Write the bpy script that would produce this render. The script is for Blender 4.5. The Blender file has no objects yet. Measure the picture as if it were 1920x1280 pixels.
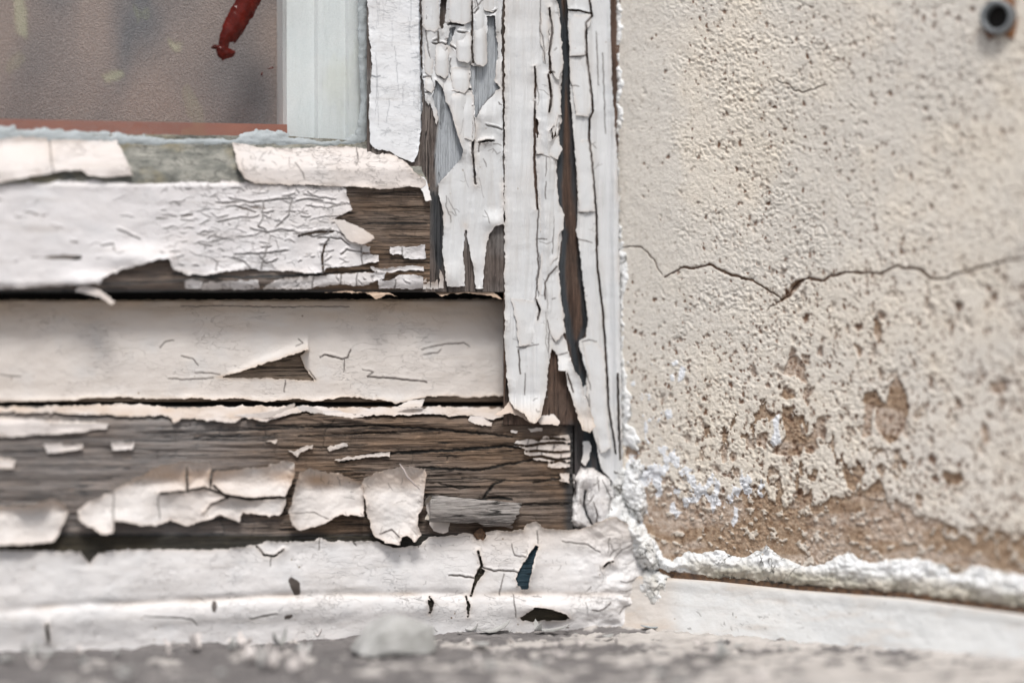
import bpy, bmesh, math, random
import numpy as np
from mathutils import Vector, Matrix
random.seed(7)
scene = bpy.context.scene

# ------------------------------------------------------------------ camera
S = 0.0002                       # metres per photo pixel at the window corner
FPX = 85.0/36.0*1920.0
YAW = math.radians(16.0); PITCH = math.radians(-1.14)
DIST = FPX*S
R = np.array(Matrix.Rotation(-YAW, 3, 'Z') @ Matrix.Rotation(math.radians(90)+PITCH, 3, 'X'))
def cam_dir(px, py):
    px = np.asarray(px, float); py = np.asarray(py, float)
    v = np.stack([(px-960)/FPX, -(py-640)/FPX, -np.ones_like(px+py)], -1)
    return v @ R.T
CAM = -cam_dir(1190., 1165.)*DIST           # the foot of the corner is the world origin
cd = bpy.data.cameras.new('camera'); cam = bpy.data.objects.new('camera', cd)
scene.collection.objects.link(cam)
cam.location = Vector(CAM.tolist()); cam.rotation_euler = Matrix(R.tolist()).to_euler()
cd.lens = 85; cd.sensor_width = 36; cd.clip_start = 0.02; cd.clip_end = 500
cd.dof.use_dof = True; cd.dof.focus_distance = DIST*0.962; cd.dof.aperture_fstop = 2.2
scene.camera = cam
scene.render.resolution_x = 1024; scene.render.resolution_y = 682

# ------------------------------------------------------------------ light
world = bpy.data.worlds.new('World'); scene.world = world; world.use_nodes = True
wt = world.node_tree; wt.nodes.clear()
SUN_EL, SUN_AZ = math.radians(56), math.radians(-12)      # azimuth: to the right of straight in front
sky = wt.nodes.new('ShaderNodeTexSky'); sky.sky_type = 'NISHITA'; sky.sun_disc = False
sky.sun_elevation = SUN_EL; sky.sun_rotation = math.pi-SUN_AZ; sky.air_density = 1.0; sky.dust_density = 3.5; sky.ozone_density = 1.0
hs = wt.nodes.new('ShaderNodeHueSaturation'); hs.inputs['Saturation'].default_value = 0.45   # overcast: a grey sky
bg = wt.nodes.new('ShaderNodeBackground'); bg.inputs['Strength'].default_value = 0.095
wo = wt.nodes.new('ShaderNodeOutputWorld')
wt.links.new(sky.outputs[0], hs.inputs['Color']); wt.links.new(hs.outputs[0], bg.inputs[0]); wt.links.new(bg.outputs[0], wo.inputs[0])
sl = bpy.data.lights.new('sun', 'SUN'); sl.energy = 1.9; sl.angle = math.radians(13); sl.color = (1.0, 0.965, 0.92)
so = bpy.data.objects.new('sun', sl); scene.collection.objects.link(so)
sd = Vector((math.sin(SUN_AZ)*math.cos(SUN_EL), -math.cos(SUN_AZ)*math.cos(SUN_EL), math.sin(SUN_EL)))
so.rotation_euler = sd.to_track_quat('Z', 'Y').to_euler(); so.location = sd*3
scene.view_settings.view_transform = 'Standard'; scene.view_settings.look = 'None'
scene.view_settings.exposure = 0.26; scene.view_settings.gamma = 1

# ------------------------------------------------------------------ planes and mappings
# window plane: y = -h ; wall plane: through the corner line, coming towards the viewer on the right
WALL_B = math.radians(30)
wdir = np.array([math.cos(YAW+WALL_B), -math.sin(YAW+WALL_B), 0.])
wnor = np.array([-math.sin(YAW+WALL_B), -math.cos(YAW+WALL_B), 0.])
def win(px, py, h):
    d = cam_dir(px, py); t = (-h*S-CAM[1])/d[..., 1]
    return CAM+d*t[..., None]
WO = win(np.array(1166.), np.array(900.), np.array(45.))
def wal(px, py, h):
    d = cam_dir(px, py); t = ((WO-CAM)@wnor+h*S)/(d@wnor)
    return CAM+d*t[..., None]

# ------------------------------------------------------------------ noise and distance helpers
def _tab(seed): return np.random.RandomState(seed).rand(256, 256)
_tabs = {}
def vn(x, y, seed=0):
    if seed not in _tabs: _tabs[seed] = _tab(seed)
    T = _tabs[seed]
    xi = np.floor(x).astype(int); yi = np.floor(y).astype(int); fx = x-xi; fy = y-yi
    fx = fx*fx*(3-2*fx); fy = fy*fy*(3-2*fy)
    a = T[xi & 255, yi & 255]; b = T[(xi+1) & 255, yi & 255]; c = T[xi & 255, (yi+1) & 255]; d = T[(xi+1) & 255, (yi+1) & 255]
    return (a*(1-fx)+b*fx)*(1-fy)+(c*(1-fx)+d*fx)*fy
def fbm(x, y, sx, sy=None, seed=0, o=3):
    sy = sy or sx; s = 0; a = .5; n = 0
    for k in range(o):
        s = s+a*vn(x/sx*2**k+17.3*k, y/sy*2**k+9.1*k, seed+k); n += a; a *= .55
    return s/n-.5
def sst(a, b, v):
    t = np.clip((v-a)/(b-a), 0, 1); return t*t*(3-2*t)
def psd(x, y, P):                # signed distance to a polygon, positive inside
    P = np.asarray(P, float); out = np.full(x.shape, -1e3)
    m = (x > P[:, 0].min()-90) & (x < P[:, 0].max()+90) & (y > P[:, 1].min()-90) & (y < P[:, 1].max()+90)
    X = x[m]; Y = y[m]; d2 = np.full(X.shape, 1e9); ins = np.zeros(X.shape, bool)
    for i in range(len(P)):
        ax, ay = P[i]; bx, by = P[(i+1) % len(P)]; ex, ey = bx-ax, by-ay
        wx, wy = X-ax, Y-ay; t = np.clip((wx*ex+wy*ey)/(ex*ex+ey*ey+1e-9), 0, 1)
        d2 = np.minimum(d2, (wx-ex*t)**2+(wy-ey*t)**2)
        if ay != by: ins ^= ((ay > Y) != (by > Y)) & (X < (bx-ax)*(Y-ay)/(by-ay)+ax)
    out[m] = np.where(ins, 1, -1)*np.sqrt(d2); return out
def pline(x, y, P, w0=1.2, w1=None):   # positive inside a line of half width w, tapering to its ends
    P = np.asarray(P, float); out = np.full(x.shape, -1e3)
    m = (x > P[:, 0].min()-40) & (x < P[:, 0].max()+40) & (y > P[:, 1].min()-40) & (y < P[:, 1].max()+40)
    X = x[m]; Y = y[m]; best = np.full(X.shape, -1e3); n = len(P)-1
    for i in range(n):
        ax, ay = P[i]; bx, by = P[i+1]; ex, ey = bx-ax, by-ay
        wx, wy = X-ax, Y-ay; t = np.clip((wx*ex+wy*ey)/(ex*ex+ey*ey+1e-9), 0, 1)
        q = (i+t)/n; w = w0*(0.7+0.3*np.sin(np.pi*np.clip(q, .04, .96))) if w1 is None else w0+(w1-w0)*q
        best = np.maximum(best, w-np.sqrt((wx-ex*t)**2+(wy-ey*t)**2))
    out[m] = best; return out
def warp(x, y, amp=4., s=14., seed=3):
    return x+2*amp*fbm(x, y, s, s, seed, 3), y+2*amp*fbm(x, y, s, s, seed+11, 3)
def region(add, sub=(), cracks=(), amp=3., s=12., seed=3, cw=1.3, camp=1.8):
    def f(x, y):
        X, Y = warp(x, y, amp, s, seed); X = X+3.0*fbm(x, y, 5, 5, seed+31, 2); Y = Y+3.0*fbm(x, y, 5, 5, seed+37, 2); d = np.full(x.shape, -1e3)
        for P in add: d = np.maximum(d, psd(X, Y, P))
        for P in sub: d = np.minimum(d, -psd(X, Y, P))
        if cracks:
            X, Y = warp(x, y, camp, 9., seed+5)
            for c in cracks:
                if not isinstance(c, tuple): continue
                c, w = c
                if w < 1.45: continue
                w = max(w*1.12, 1.9)
                d = np.minimum(d, -pline(X, Y, c, w))
        return d
    return f

def ckf(lists, camp=1.8, seed=8, soft=1.5):       # cracks as a soft 0..1 field
    def f(x, y, d=None):
        X, Y = warp(x, y, camp, 9., seed); v = np.zeros(x.shape)
        for c in lists:
            if isinstance(c, tuple): c, w = c
            else: w = .8
            v = np.maximum(v, np.clip((pline(X, Y, c, w)+soft*.8)/soft, 0, 1)*min(1., .45+w*.5))
        return v
    return f
def emb(lists, g=None, k=2.4, camp=1.8):     # raised lip above each crack, furrow in it
    c = ckf(lists, camp, 8, 2.4)
    return lambda x, y, d: (g(x, y, d) if g else 0)+k*c(x, y+3.2)-k*.9*c(x, y)
def rcr(n, box, ln, ang=0., spread=.5, seed=1, w=(.2, .9), bend=.5):
    r = random.Random(seed); out = []
    for i in range(n):
        x, y = r.uniform(box[0], box[2]), r.uniform(box[1], box[3]); a = ang+r.gauss(0, spread); L = r.uniform(*ln)
        P = [(x, y)]; k = max(2, int(L/9))
        for j in range(k):
            a2 = a+r.gauss(0, bend); x += L/k*math.cos(a2); y += L/k*math.sin(a2); P.append((x, y))
        ww = r.uniform(*w); out.append((P, ww))
        if len(P) > 2 and r.random() < .55:
            q = P[len(P)//2]; a3 = ang+r.choice((-1, 1))*(1.2+.3*r.random()); l3 = L*r.uniform(.2, .45); out.append(([q, (q[0]+l3*.5*math.cos(a3), q[1]+l3*.5*math.sin(a3)), (q[0]+l3*math.cos(a3+.3), q[1]+l3*math.sin(a3+.3))], ww*.6))
    return out
# ------------------------------------------------------------------ objects
def tag(o, label=None, cat=None, group=None, kind=None):
    if label: o['label'] = label
    if cat: o['category'] = cat
    if group: o['group'] = group
    if kind: o['kind'] = kind
    return o
def empty(name, loc, label, cat, group=None):
    o = bpy.data.objects.new(name, None); scene.collection.objects.link(o); o.location = Vector(loc)
    o.empty_display_size = .02
    return tag(o, label, cat, group)
def link(name, V, F, mat, parent=None, attrs=None, smooth=True):
    me = bpy.data.meshes.new(name); V = np.asarray(V, float)
    if parent is not None:
        p = parent; off = Vector((0, 0, 0))
        while p is not None: off += p.location; p = p.parent
        V = V-np.array(off)
    me.from_pydata(V.tolist(), [], F if isinstance(F, list) else F.tolist())
    me.polygons.foreach_set('use_smooth', [smooth]*len(me.polygons))
    for k, a in (attrs or {}).items():
        at = me.attributes.new(k, 'FLOAT', 'POINT'); at.data.foreach_set('value', np.asarray(a, np.float32))
    me.materials.append(mat); me.update()
    o = bpy.data.objects.new(name, me); scene.collection.objects.link(o)
    if parent is not None: o.parent = parent
    return o
def sheet(name, bbox, sdf, h, mat, parent=None, mp=win, step=2.0, thick=2.0, attrs=None, back=True):
    x0, y0, x1, y1 = bbox
    gx = np.arange(x0, x1+step, step); gy = np.arange(y0, y1+step, step)
    X, Y = np.meshgrid(gx, gy); D = sdf(X, Y) if sdf else np.full(X.shape, 50.)
    ins = D > 0
    cell = ins[:-1, :-1] | ins[1:, :-1] | ins[:-1, 1:] | ins[1:, 1:]
    if sdf:
        dy, dx = np.gradient(D, step); g = np.sqrt(dx*dx+dy*dy)+1e-6
        mv = np.where(ins, 0, np.clip(-D/g, 0, 1.3*step))
        X = X+mv*dx/g; Y = Y+mv*dy/g; D = np.where(ins, D, 0)
    H = h(X, Y, D); P = mp(X, Y, H)
    ny, nx = X.shape; idx = np.arange(ny*nx).reshape(ny, nx)
    a = idx[:-1, :-1][cell]; b = idx[:-1, 1:][cell]; c = idx[1:, 1:][cell]; d = idx[1:, :-1][cell]
    F = np.stack([a, d, c, b], 1)
    used = np.unique(F); rem = np.full(ny*nx, -1); rem[used] = np.arange(len(used)); F = rem[F]
    V = P.reshape(-1, 3)[used]; Vb = mp(X, Y, H-thick).reshape(-1, 3)[used]; n = len(V)
    E = np.concatenate([F[:, [0, 1]], F[:, [1, 2]], F[:, [2, 3]], F[:, [3, 0]]])
    key = np.minimum(E[:, 0], E[:, 1])*(n+1)+np.maximum(E[:, 0], E[:, 1])
    u, inv, cnt = np.unique(key, return_inverse=True, return_counts=True)
    B = E[cnt[inv] == 1]
    FF = [F, np.stack([B[:, 1], B[:, 0], B[:, 0]+n, B[:, 1]+n], 1)]
    if back: FF.append(F[:, ::-1]+n)
    at = {}
    for k, fn in (attrs or {}).items():
        v = np.broadcast_to(fn(X, Y, D), X.shape).reshape(-1)[used]; at[k] = np.concatenate([v, v])
    return link(name, np.concatenate([V, Vb]), np.concatenate(FF), mat, parent, at)
def tube(name, pts, r, mat, parent=None, n=8, rs=None):
    pts = [Vector(p) for p in pts]; V = []; F = []
    for i, p in enumerate(pts):
        t = (pts[min(i+1, len(pts)-1)]-pts[max(i-1, 0)]).normalized()
        a = t.orthogonal().normalized() if i == 0 else (a-t*a.dot(t)).normalized(); b = t.cross(a)
        rr = rs[i] if rs else r
        for k in range(n):
            q = 2*math.pi*k/n; V.append(tuple(p+(a*math.cos(q)+b*math.sin(q))*rr))
    for i in range(len(pts)-1):
        for k in range(n): F.append((i*n+k, i*n+(k+1) % n, (i+1)*n+(k+1) % n, (i+1)*n+k))
    F.append(tuple(range(n))[::-1]); F.append(tuple(range((len(pts)-1)*n, len(pts)*n)))
    return link(name, V, F, mat, parent)

# ------------------------------------------------------------------ materials
class NT:
    def __init__(s, name, rough=.7):
        s.m = bpy.data.materials.new(name); s.m.use_nodes = True; s.t = s.m.node_tree
        s.b = s.t.nodes['Principled BSDF']; s.b.inputs['Roughness'].default_value = rough
        s.co = s.t.nodes.new('ShaderNodeTexCoord').outputs['Object']; s.h = None
    def n(s, typ, ins=None, **kw):
        q = s.t.nodes.new(typ)
        for k, v in kw.items(): setattr(q, k, v)
        for k, v in (ins or {}).items():
            if hasattr(v, 'is_output'): s.t.links.new(v, q.inputs[k])
            else: q.inputs[k].default_value = v
        return q
    def mp(s, sc, loc=(0, 0, 0), rot=(0, 0, 0)):
        return s.n('ShaderNodeMapping', {'Vector': s.co, 'Scale': sc, 'Location': loc, 'Rotation': rot}).outputs[0]
    def noise(s, sc, scale=1., det=4., rough=.55, dist=0., loc=(0, 0, 0)):
        return s.n('ShaderNodeTexNoise', {'Vector': s.mp(sc, loc), 'Scale': scale, 'Detail': det, 'Roughness': rough, 'Distortion': dist}).outputs['Fac']
    def ramp(s, f, a, b, lo=0., hi=1.):
        return s.n('ShaderNodeMapRange', {'Value': f, 'From Min': a, 'From Max': b, 'To Min': lo, 'To Max': hi}).outputs[0]
    def ma(s, op, a, b=0.):
        q = s.n('ShaderNodeMath', operation=op)
        for i, v in enumerate((a, b)):
            if hasattr(v, 'is_output'): s.t.links.new(v, q.inputs[i])
            else: q.inputs[i].default_value = v
        return q.outputs[0]
    def mix(s, f, a, b):
        q = s.n('ShaderNodeMix', data_type='RGBA')
        for i, v in ((0, f), (6, a), (7, b)):
            if hasattr(v, 'is_output'): s.t.links.new(v, q.inputs[i])
            else: q.inputs[i].default_value = v if i == 0 else (*v, 1) if len(v) == 3 else v
        return q.outputs[2]
    def at(s, name): return s.n('ShaderNodeAttribute', attribute_name=name).outputs['Fac']
    def lines(s, sc, w=.012, loc=(0, 0, 0), det=3., dist=.4):       # thin wandering lines where a noise crosses its middle
        f = s.noise(sc, 1., det, .5, dist, loc)
        return s.ramp(s.ma('ABSOLUTE', s.ma('SUBTRACT', f, .5)), 0., w, 1., 0.)
    def color(s, c): s.t.links.new(c, s.b.inputs['Base Color'])
    def rough(s, c): s.t.links.new(c, s.b.inputs['Roughness'])
    def bump(s, h, dist, strength=1.):
        ins = {'Height': h, 'Distance': dist, 'Strength': strength}
        if s.h: ins['Normal'] = s.h
        s.h = s.n('ShaderNodeBump', ins).outputs[0]; s.t.links.new(s.h, s.b.inputs['Normal'])

def paint(name, base, axis='x', crack=.6, dirt=(.30, .24, .18), warm=(.55, .42, .31), rough=.55, crk=(.10, .08, .07), spots=.5, cool=(.62, .65, .68)):
    m = NT(name, rough)
    big = m.noise((9, 9, 9), 1, 4); mid = m.noise((70, 70, 70), 1, 4, loc=(3, 1, 2)); fine = m.noise((900, 900, 900), 1, 3)
    c = m.mix(m.ramp(big, .35, .7), base, tuple(.93*v for v in base))
    c = m.mix(m.ma('MULTIPLY', m.ramp(mid, .5, .75), .35), c, cool)
    c = m.mix(m.ma('MULTIPLY', m.ramp(m.noise((26, 26, 26), 1, 5, .65, .3, (5, 5, 2)), .50, .72), .28), c, tuple(.55*a_+.45*b_ for a_, b_ in zip(base, warm)))
    c = m.mix(m.at('stain_shade'), c, warm)
    streak = m.noise((30, 30, 300) if axis == 'x' else (300, 300, 25), 1, 4, loc=(7, 7, 7))
    c = m.mix(m.ma('MULTIPLY', m.ramp(streak, .55, .8), .30), c, dirt)
    # fine crackle
    sc = (130, 130, 380) if axis == 'x' else (420, 420, 120)
    l1 = m.lines(sc, .010, (1, 2, 3)); msk = m.ramp(m.noise((45, 45, 60), 1, 2, loc=(5, 0, 9)), .46, .60)
    l2 = m.lines((260, 260, 700) if axis == 'x' else (700, 700, 260), .013, (9, 2, 3)); m2 = m.ramp(m.noise((60, 60, 90), 1, 2, loc=(15, 3, 9)), .48, .62)
    l = m.ma('MAXIMUM', m.ma('MULTIPLY', l1, msk), m.ma('MULTIPLY', l2, m2)); l = m.ma('MULTIPLY', l, m.ma('MULTIPLY', m.at('crk'), crack*.6))
    c = m.mix(m.ma('MULTIPLY', l, .35), c, crk); c = m.mix(m.at('ck'), c, tuple(v*.8 for v in crk))
    vo = m.n('ShaderNodeTexVoronoi', {'Vector': m.mp((230, 230, 230)), 'Scale': 1., 'Randomness': 1.}).outputs['Distance']
    sp = m.ma('MULTIPLY', m.ramp(vo, .06, .11, 1, 0), m.ramp(m.noise((120, 120, 120), 1, 1), .58, .62))
    c = m.mix(m.ma('MULTIPLY', sp, spots), c, dirt)
    m.color(c)
    m.bump(m.noise((130, 130, 160) if axis == 'x' else (260, 260, 30), 1, 4, .5), .0007); m.bump(fine, .00010)
    m.bump(m.ma('MULTIPLY', l, -1.), .0004)
    return m.m
def wood(name, A, B, C, axis='x', under=(.52, .56, .60), dark=(.028, .035, .042)):
    m = NT(name, .85)
    g = (14, 14, 420) if axis == 'x' else (420, 420, 14); gf = (45, 45, 1800) if axis == 'x' else (1800, 1800, 45)
    n1 = m.noise(g, 1, 5, .6, .1); n2 = m.noise(gf, 1, 4, .6, .2); n3 = m.noise((22, 22, 60), 1, 3, loc=(4, 4, 4))
    c = m.mix(m.ramp(n1, .35, .65), A, B); c = m.mix(m.ma('MULTIPLY', m.ramp(n3, .42, .62), .8), c, C); n4 = m.noise((70, 70, 220) if axis == 'x' else (220, 220, 70), 1, 6, .75, 0, (2, 6, 1)); c = m.mix(m.ma('MULTIPLY', m.ramp(n4, .50, .70), .75), c, tuple(v*.30 for v in A)); c = m.mix(m.ma('MULTIPLY', m.ramp(m.noise((240, 240, 700) if axis == 'x' else (700, 700, 240), 1, 4, .7, 0, (1, 1, 8)), .60, .72), .5), c, tuple(min(1, v*1.9) for v in B))
    c = m.mix(m.ma('MULTIPLY', m.ramp(n2, .52, .68), .55), c, tuple(v*.35 for v in A))
    gl = m.lines((9, 9, 300) if axis == 'x' else (300, 300, 9), .011, (3, 3, 1), 4, .15)
    gl2 = m.lines((16, 16, 620) if axis == 'x' else (620, 620, 16), .016, (8, 3, 5), 4, .2)
    c = m.mix(m.ma('MULTIPLY', gl2, .6), c, (.03, .022, .018))
    c = m.mix(m.ma('MULTIPLY', gl, .95), c, (.012, .010, .009))
    c = m.mix(m.at('ck'), c, (.008, .007, .006))
    c = m.mix(m.at('under'), c, m.mix(m.ramp(n2, .4, .7), under, tuple(.7*v for v in under)))
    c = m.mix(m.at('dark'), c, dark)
    m.color(c)
    m.bump(n4, .0009); m.bump(n1, .0012); m.bump(n2, .0007); m.bump(m.ma('MULTIPLY', gl, -1.), .0008)
    return m.m
M = {}
M['rail_paint'] = paint('rail_paint', (.77, .75, .76), 'x', 1.)
M['putty_paint'] = paint('putty_paint', (.72, .67, .645), 'x', .9)
M['panel_paint'] = paint('panel_paint', (.72, .675, .64), 'x', .5, spots=.9)
M['base_paint'] = paint('base_paint', (.78, .765, .765), 'x', .6, spots=1.)
M['jamb_paint'] = paint('jamb_paint', (.68, .695, .71), 'z', .5)
M['bead_paint'] = paint('bead_paint', (.82, .84, .87), 'x', 1., crk=(.25, .27, .30))
M['flake_paint'] = paint('flake_paint', (.71, .67, .645), 'x', .4, warm=(.56, .38, .25), spots=.8)
M['upstand_paint'] = paint('upstand_paint', (.70, .71, .71), 'x', .3)
M['wood_x'] = wood('weathered_wood_level', (.105, .068, .046), (.245, .165, .110), (.215, .175, .15), 'x')
M['panel_wood'] = wood('panel_wood', (.20, .145, .105), (.33, .26, .20), (.26, .20, .15), 'x')
M['wood_z'] = wood('weathered_wood_upright', (.11, .085, .075), (.22, .185, .165), (.25, .24, .235), 'z')
M['brown_z'] = wood('brown_wood_upright', (.10, .058, .042), (.17, .105, .075), (.13, .09, .07), 'z', dark=(.045, .055, .065))
M['under'] = wood('dark_undercoat', (.035, .028, .018), (.06, .05, .03), (.03, .03, .028), 'x', under=(.02, .065, .10))

# putty: grey olive
m = NT('old_putty', .8)
c = m.mix(m.ramp(m.noise((120, 120, 260), 1, 5, .65), .38, .62), (.14, .145, .13), (.33, .325, .29))
c = m.mix(m.ma('MULTIPLY', m.ramp(m.noise((60, 60, 90), 1, 4, loc=(3, 3, 3)), .52, .66), .7), c, (.27, .235, .15))
l = m.lines((90, 90, 200), .02); c = m.mix(m.ma('MULTIPLY', l, .7), c, (.05, .05, .045)); m.color(c)
m.bump(m.noise((300, 300, 300), 1, 5, .65), .0012); M['putty'] = m.m

# plaster wall
m = NT('plaster', .9)
big = m.noise((14, 14, 10), 1, 4); mid = m.noise((90, 90, 90), 1, 5, .6, loc=(2, 2, 2)); fine = m.noise((900, 900, 900), 1, 4, .6)
cream = m.mix(m.ramp(big, .35, .65), (.75, .69, .60), (.73, .69, .635))
cream = m.mix(m.ma('MULTIPLY', m.ramp(mid, .48, .7), .5), cream, (.76, .68, .575))
cream = m.mix(m.ma('MULTIPLY', m.at('grey'), .8), cream, (.66, .63, .585))
cream = m.mix(m.ma('MULTIPLY', m.ramp(m.noise((650, 650, 650), 1, 3, .6, loc=(6, 2, 2)), .55, .68), .35), cream, (.30, .24, .18))
grain = m.ramp(m.noise((500, 500, 500), 1, 4, .7, loc=(1, 5, 1)), .35, .65)
brown = m.mix(grain, (.215, .135, .080), (.46, .345, .25))
brown = m.mix(m.at('pale'), brown, m.mix(grain, (.33, .235, .17), (.60, .51, .435)))
c = m.mix(m.at('bare'), cream, brown)
c = m.mix(m.at('pit'), c, (.16, .085, .05))
c = m.mix(m.at('white'), c, (.80, .83, .88))
c = m.mix(m.at('crack'), c, (.13, .075, .045)); m.color(c)
m.bump(m.noise((420, 420, 420), 1, 5, .65), .0006); m.bump(fine, .00025); M['plaster'] = m.m
m = NT('sealant', .6)
c = m.mix(m.ramp(m.noise((90, 90, 90), 1, 4), .35, .7), (.84, .86, .88), (.76, .77, .77))
c = m.mix(m.at('stain_shade'), c, m.mix(m.ramp(m.noise((160, 160, 160), 1, 3), .4, .6), (.30, .27, .19), (.50, .45, .36)))
l = m.ma('MULTIPLY', m.lines((150, 150, 150), .014, det=3.), m.ramp(m.noise((60, 60, 60), 1, 2), .46, .58))
c = m.mix(m.ma('MULTIPLY', l, .8), c, (.12, .12, .10)); c = m.mix(m.at('ck'), c, (.07, .065, .05)); c = m.mix(m.ma('MULTIPLY', m.ramp(m.noise((260, 260, 260), 1, 5, .7, loc=(8, 1, 1)), .52, .68), .35), c, (.45, .42, .36)); m.color(c)
m.bump(m.noise((240, 240, 240), 1, 5, .6), .0013); m.bump(m.ma('MULTIPLY', l, -1.), .0006); M['sealant'] = m.m

# sill: grey weathered, flaked paint
m = NT('sill_surface', .85)
a = m.at('bare'); n1 = m.noise((30, 260, 30), 1, 5, .65)
pc = m.mix(m.ramp(m.noise((60, 60, 60), 1, 5, .6), .35, .7), (.60, .565, .535), (.40, .375, .355))
wc = m.mix(m.ramp(n1, .35, .65), (.11, .102, .102), (.23, .215, .21))
c = m.mix(a, pc, wc); m.color(c); m.bump(m.noise((300, 500, 300), 1, 5, .65), .001); M['sill'] = m.m

def plain(name, col, rough=.6, col2=None, sc=200, metal=0, bump=.0003):
    m = NT(name, rough); f = m.noise((sc, sc, sc), 1, 5, .6)
    m.color(m.mix(m.ramp(f, .35, .65), col, col2 or tuple(.75*v for v in col))); m.b.inputs['Metallic'].default_value = metal
    m.bump(f, bump); return m.m
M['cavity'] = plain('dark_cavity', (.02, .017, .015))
M['chip'] = plain('chip_paint', (.50, .50, .49), .8, (.33, .33, .315), 110, 0, .0006)
M['shaving'] = wood('grey_shaving', (.20, .17, .155), (.33, .295, .275), (.42, .40, .385), 'x')
M['shaving_inside'] = plain('cream_inside', (.60, .56, .50), .7, (.52, .47, .41), 90)
M['metal'] = plain('dull_zinc', (.27, .29, .30), .5, (.16, .17, .18), 90, .3)
M['bore_black'] = plain('dark_bore', (.02, .016, .014), .9)
M['rust'] = plain('rust', (.30, .14, .06), .9, (.20, .10, .06), 150)
M['debris'] = plain('brown_debris', (.16, .09, .05), .9, (.06, .04, .03), 500)
M['twig'] = plain('pale_fibre', (.55, .48, .46), .8)
M['red'] = plain('red_drip', (.12, .009, .004), .14, (.045, .006, .004), 140, 0, .0006); M['red'].node_tree.nodes['Principled BSDF'].inputs['Specular IOR Level'].default_value = .22
M['bluewhite'] = plain('pale_blue_smear', (.44, .485, .51), .6, (.33, .365, .375), 150, 0, .001)
m = NT('taupe_curtain', .95); f = m.ramp(m.noise((20, 20, 9), 1, 2, .5, .3, (2.2, 0, 0)), .44, .58)
g = m.ramp(m.noise((1300, 1300, 1300), 1, 3, .7), .35, .65)
m.color(m.mix(g, m.mix(f, (.33, .25, .22), (.13, .13, .145)), m.mix(f, (.42, .33, .295), (.19, .187, .20)))); m.bump(g, .0004); M['curtain'] = m.m
M['slate'] = plain('grey_fold', (.125, .125, .135), .95, (.10, .10, .11), 18)
M['inner_sill'] = plain('red_brown_board', (.36, .13, .085), .7, (.28, .10, .07), 25)
M['inner_frame'] = paint('inner_white_frame', (.80, .83, .84), 'z', .3, cool=(.64, .72, .75), dirt=(.40, .42, .36), crk=(.35, .36, .34))
M['ground'] = plain('pavement', (.30, .29, .28), .9, (.24, .23, .23), 3)

# glass: a real pane, dusty
m = NT('dusty_glass', .5); t = m.t
tr = m.n('ShaderNodeBsdfTransparent', {'Color': (.98, .995, .99, 1)}); gl = m.n('ShaderNodeBsdfGlossy', {'Roughness': .04})
fr = m.n('ShaderNodeMapRange', {'Value': m.ma('POWER', m.n('ShaderNodeLayerWeight', {'Blend': .5}).outputs['Facing'], 3.), 'To Min': .05, 'To Max': .7}); df = m.n('ShaderNodeBsdfDiffuse', {'Color': (.42, .40, .40, 1)})
m1 = m.n('ShaderNodeMixShader'); m2 = m.n('ShaderNodeMixShader')
t.links.new(fr.outputs[0], m1.inputs[0]); t.links.new(tr.outputs[0], m1.inputs[1]); t.links.new(gl.outputs[0], m1.inputs[2])
dust = m.ramp(m.noise((1600, 1600, 1600), 1, 3, .7), .42, .60, 0, .30); dm = m.ramp(m.noise((7, 7, 7), 1, 2, loc=(.6, 0, .4)), .35, .6, .25, 1)
sp = m.ramp(m.n('ShaderNodeTexVoronoi', {'Vector': m.mp((350, 350, 350)), 'Scale': 1.}).outputs['Distance'], .05, .1, .5, 0)
sp = m.ma('MULTIPLY', sp, m.ramp(m.noise((200, 200, 200), 1, 1), .60, .64))
green = m.ramp(m.noise((38, 38, 24), 1, 3, loc=(1, 2.4, 8)), .60, .70, 0, .20)
t.links.new(m.mix(m.ma('MAXIMUM', m.ma('GREATER_THAN', green, .05), m.ma('GREATER_THAN', m.at('smear'), .05)), (.42, .40, .40), (.50, .52, .36)), df.inputs[0])
t.links.new(m.ma('MAXIMUM', m.ma('MAXIMUM', m.ma('MULTIPLY', m.ma('MULTIPLY', dust, dm), m.at('dusty')), green), m.ma('MAXIMUM', sp, m.at('smear'))), m2.inputs[0]); t.links.new(m1.outputs[0], m2.inputs[1]); t.links.new(df.outputs[0], m2.inputs[2])
t.links.new(m2.outputs[0], t.nodes['Material Output'].inputs[0]); M['glass'] = m.m

# ------------------------------------------------------------------ setting
def plane_obj(name, x0, y0, x1, y1, z, mat, **k):
    o = link(name, [(x0, y0, z), (x1, y0, z), (x1, y1, z), (x0, y1, z)], [(0, 1, 2, 3)], mat); tag(o, **k); return o
plane_obj('ground', -60, -60, 60, 60, -1.1, M['ground'], kind='structure')

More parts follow.
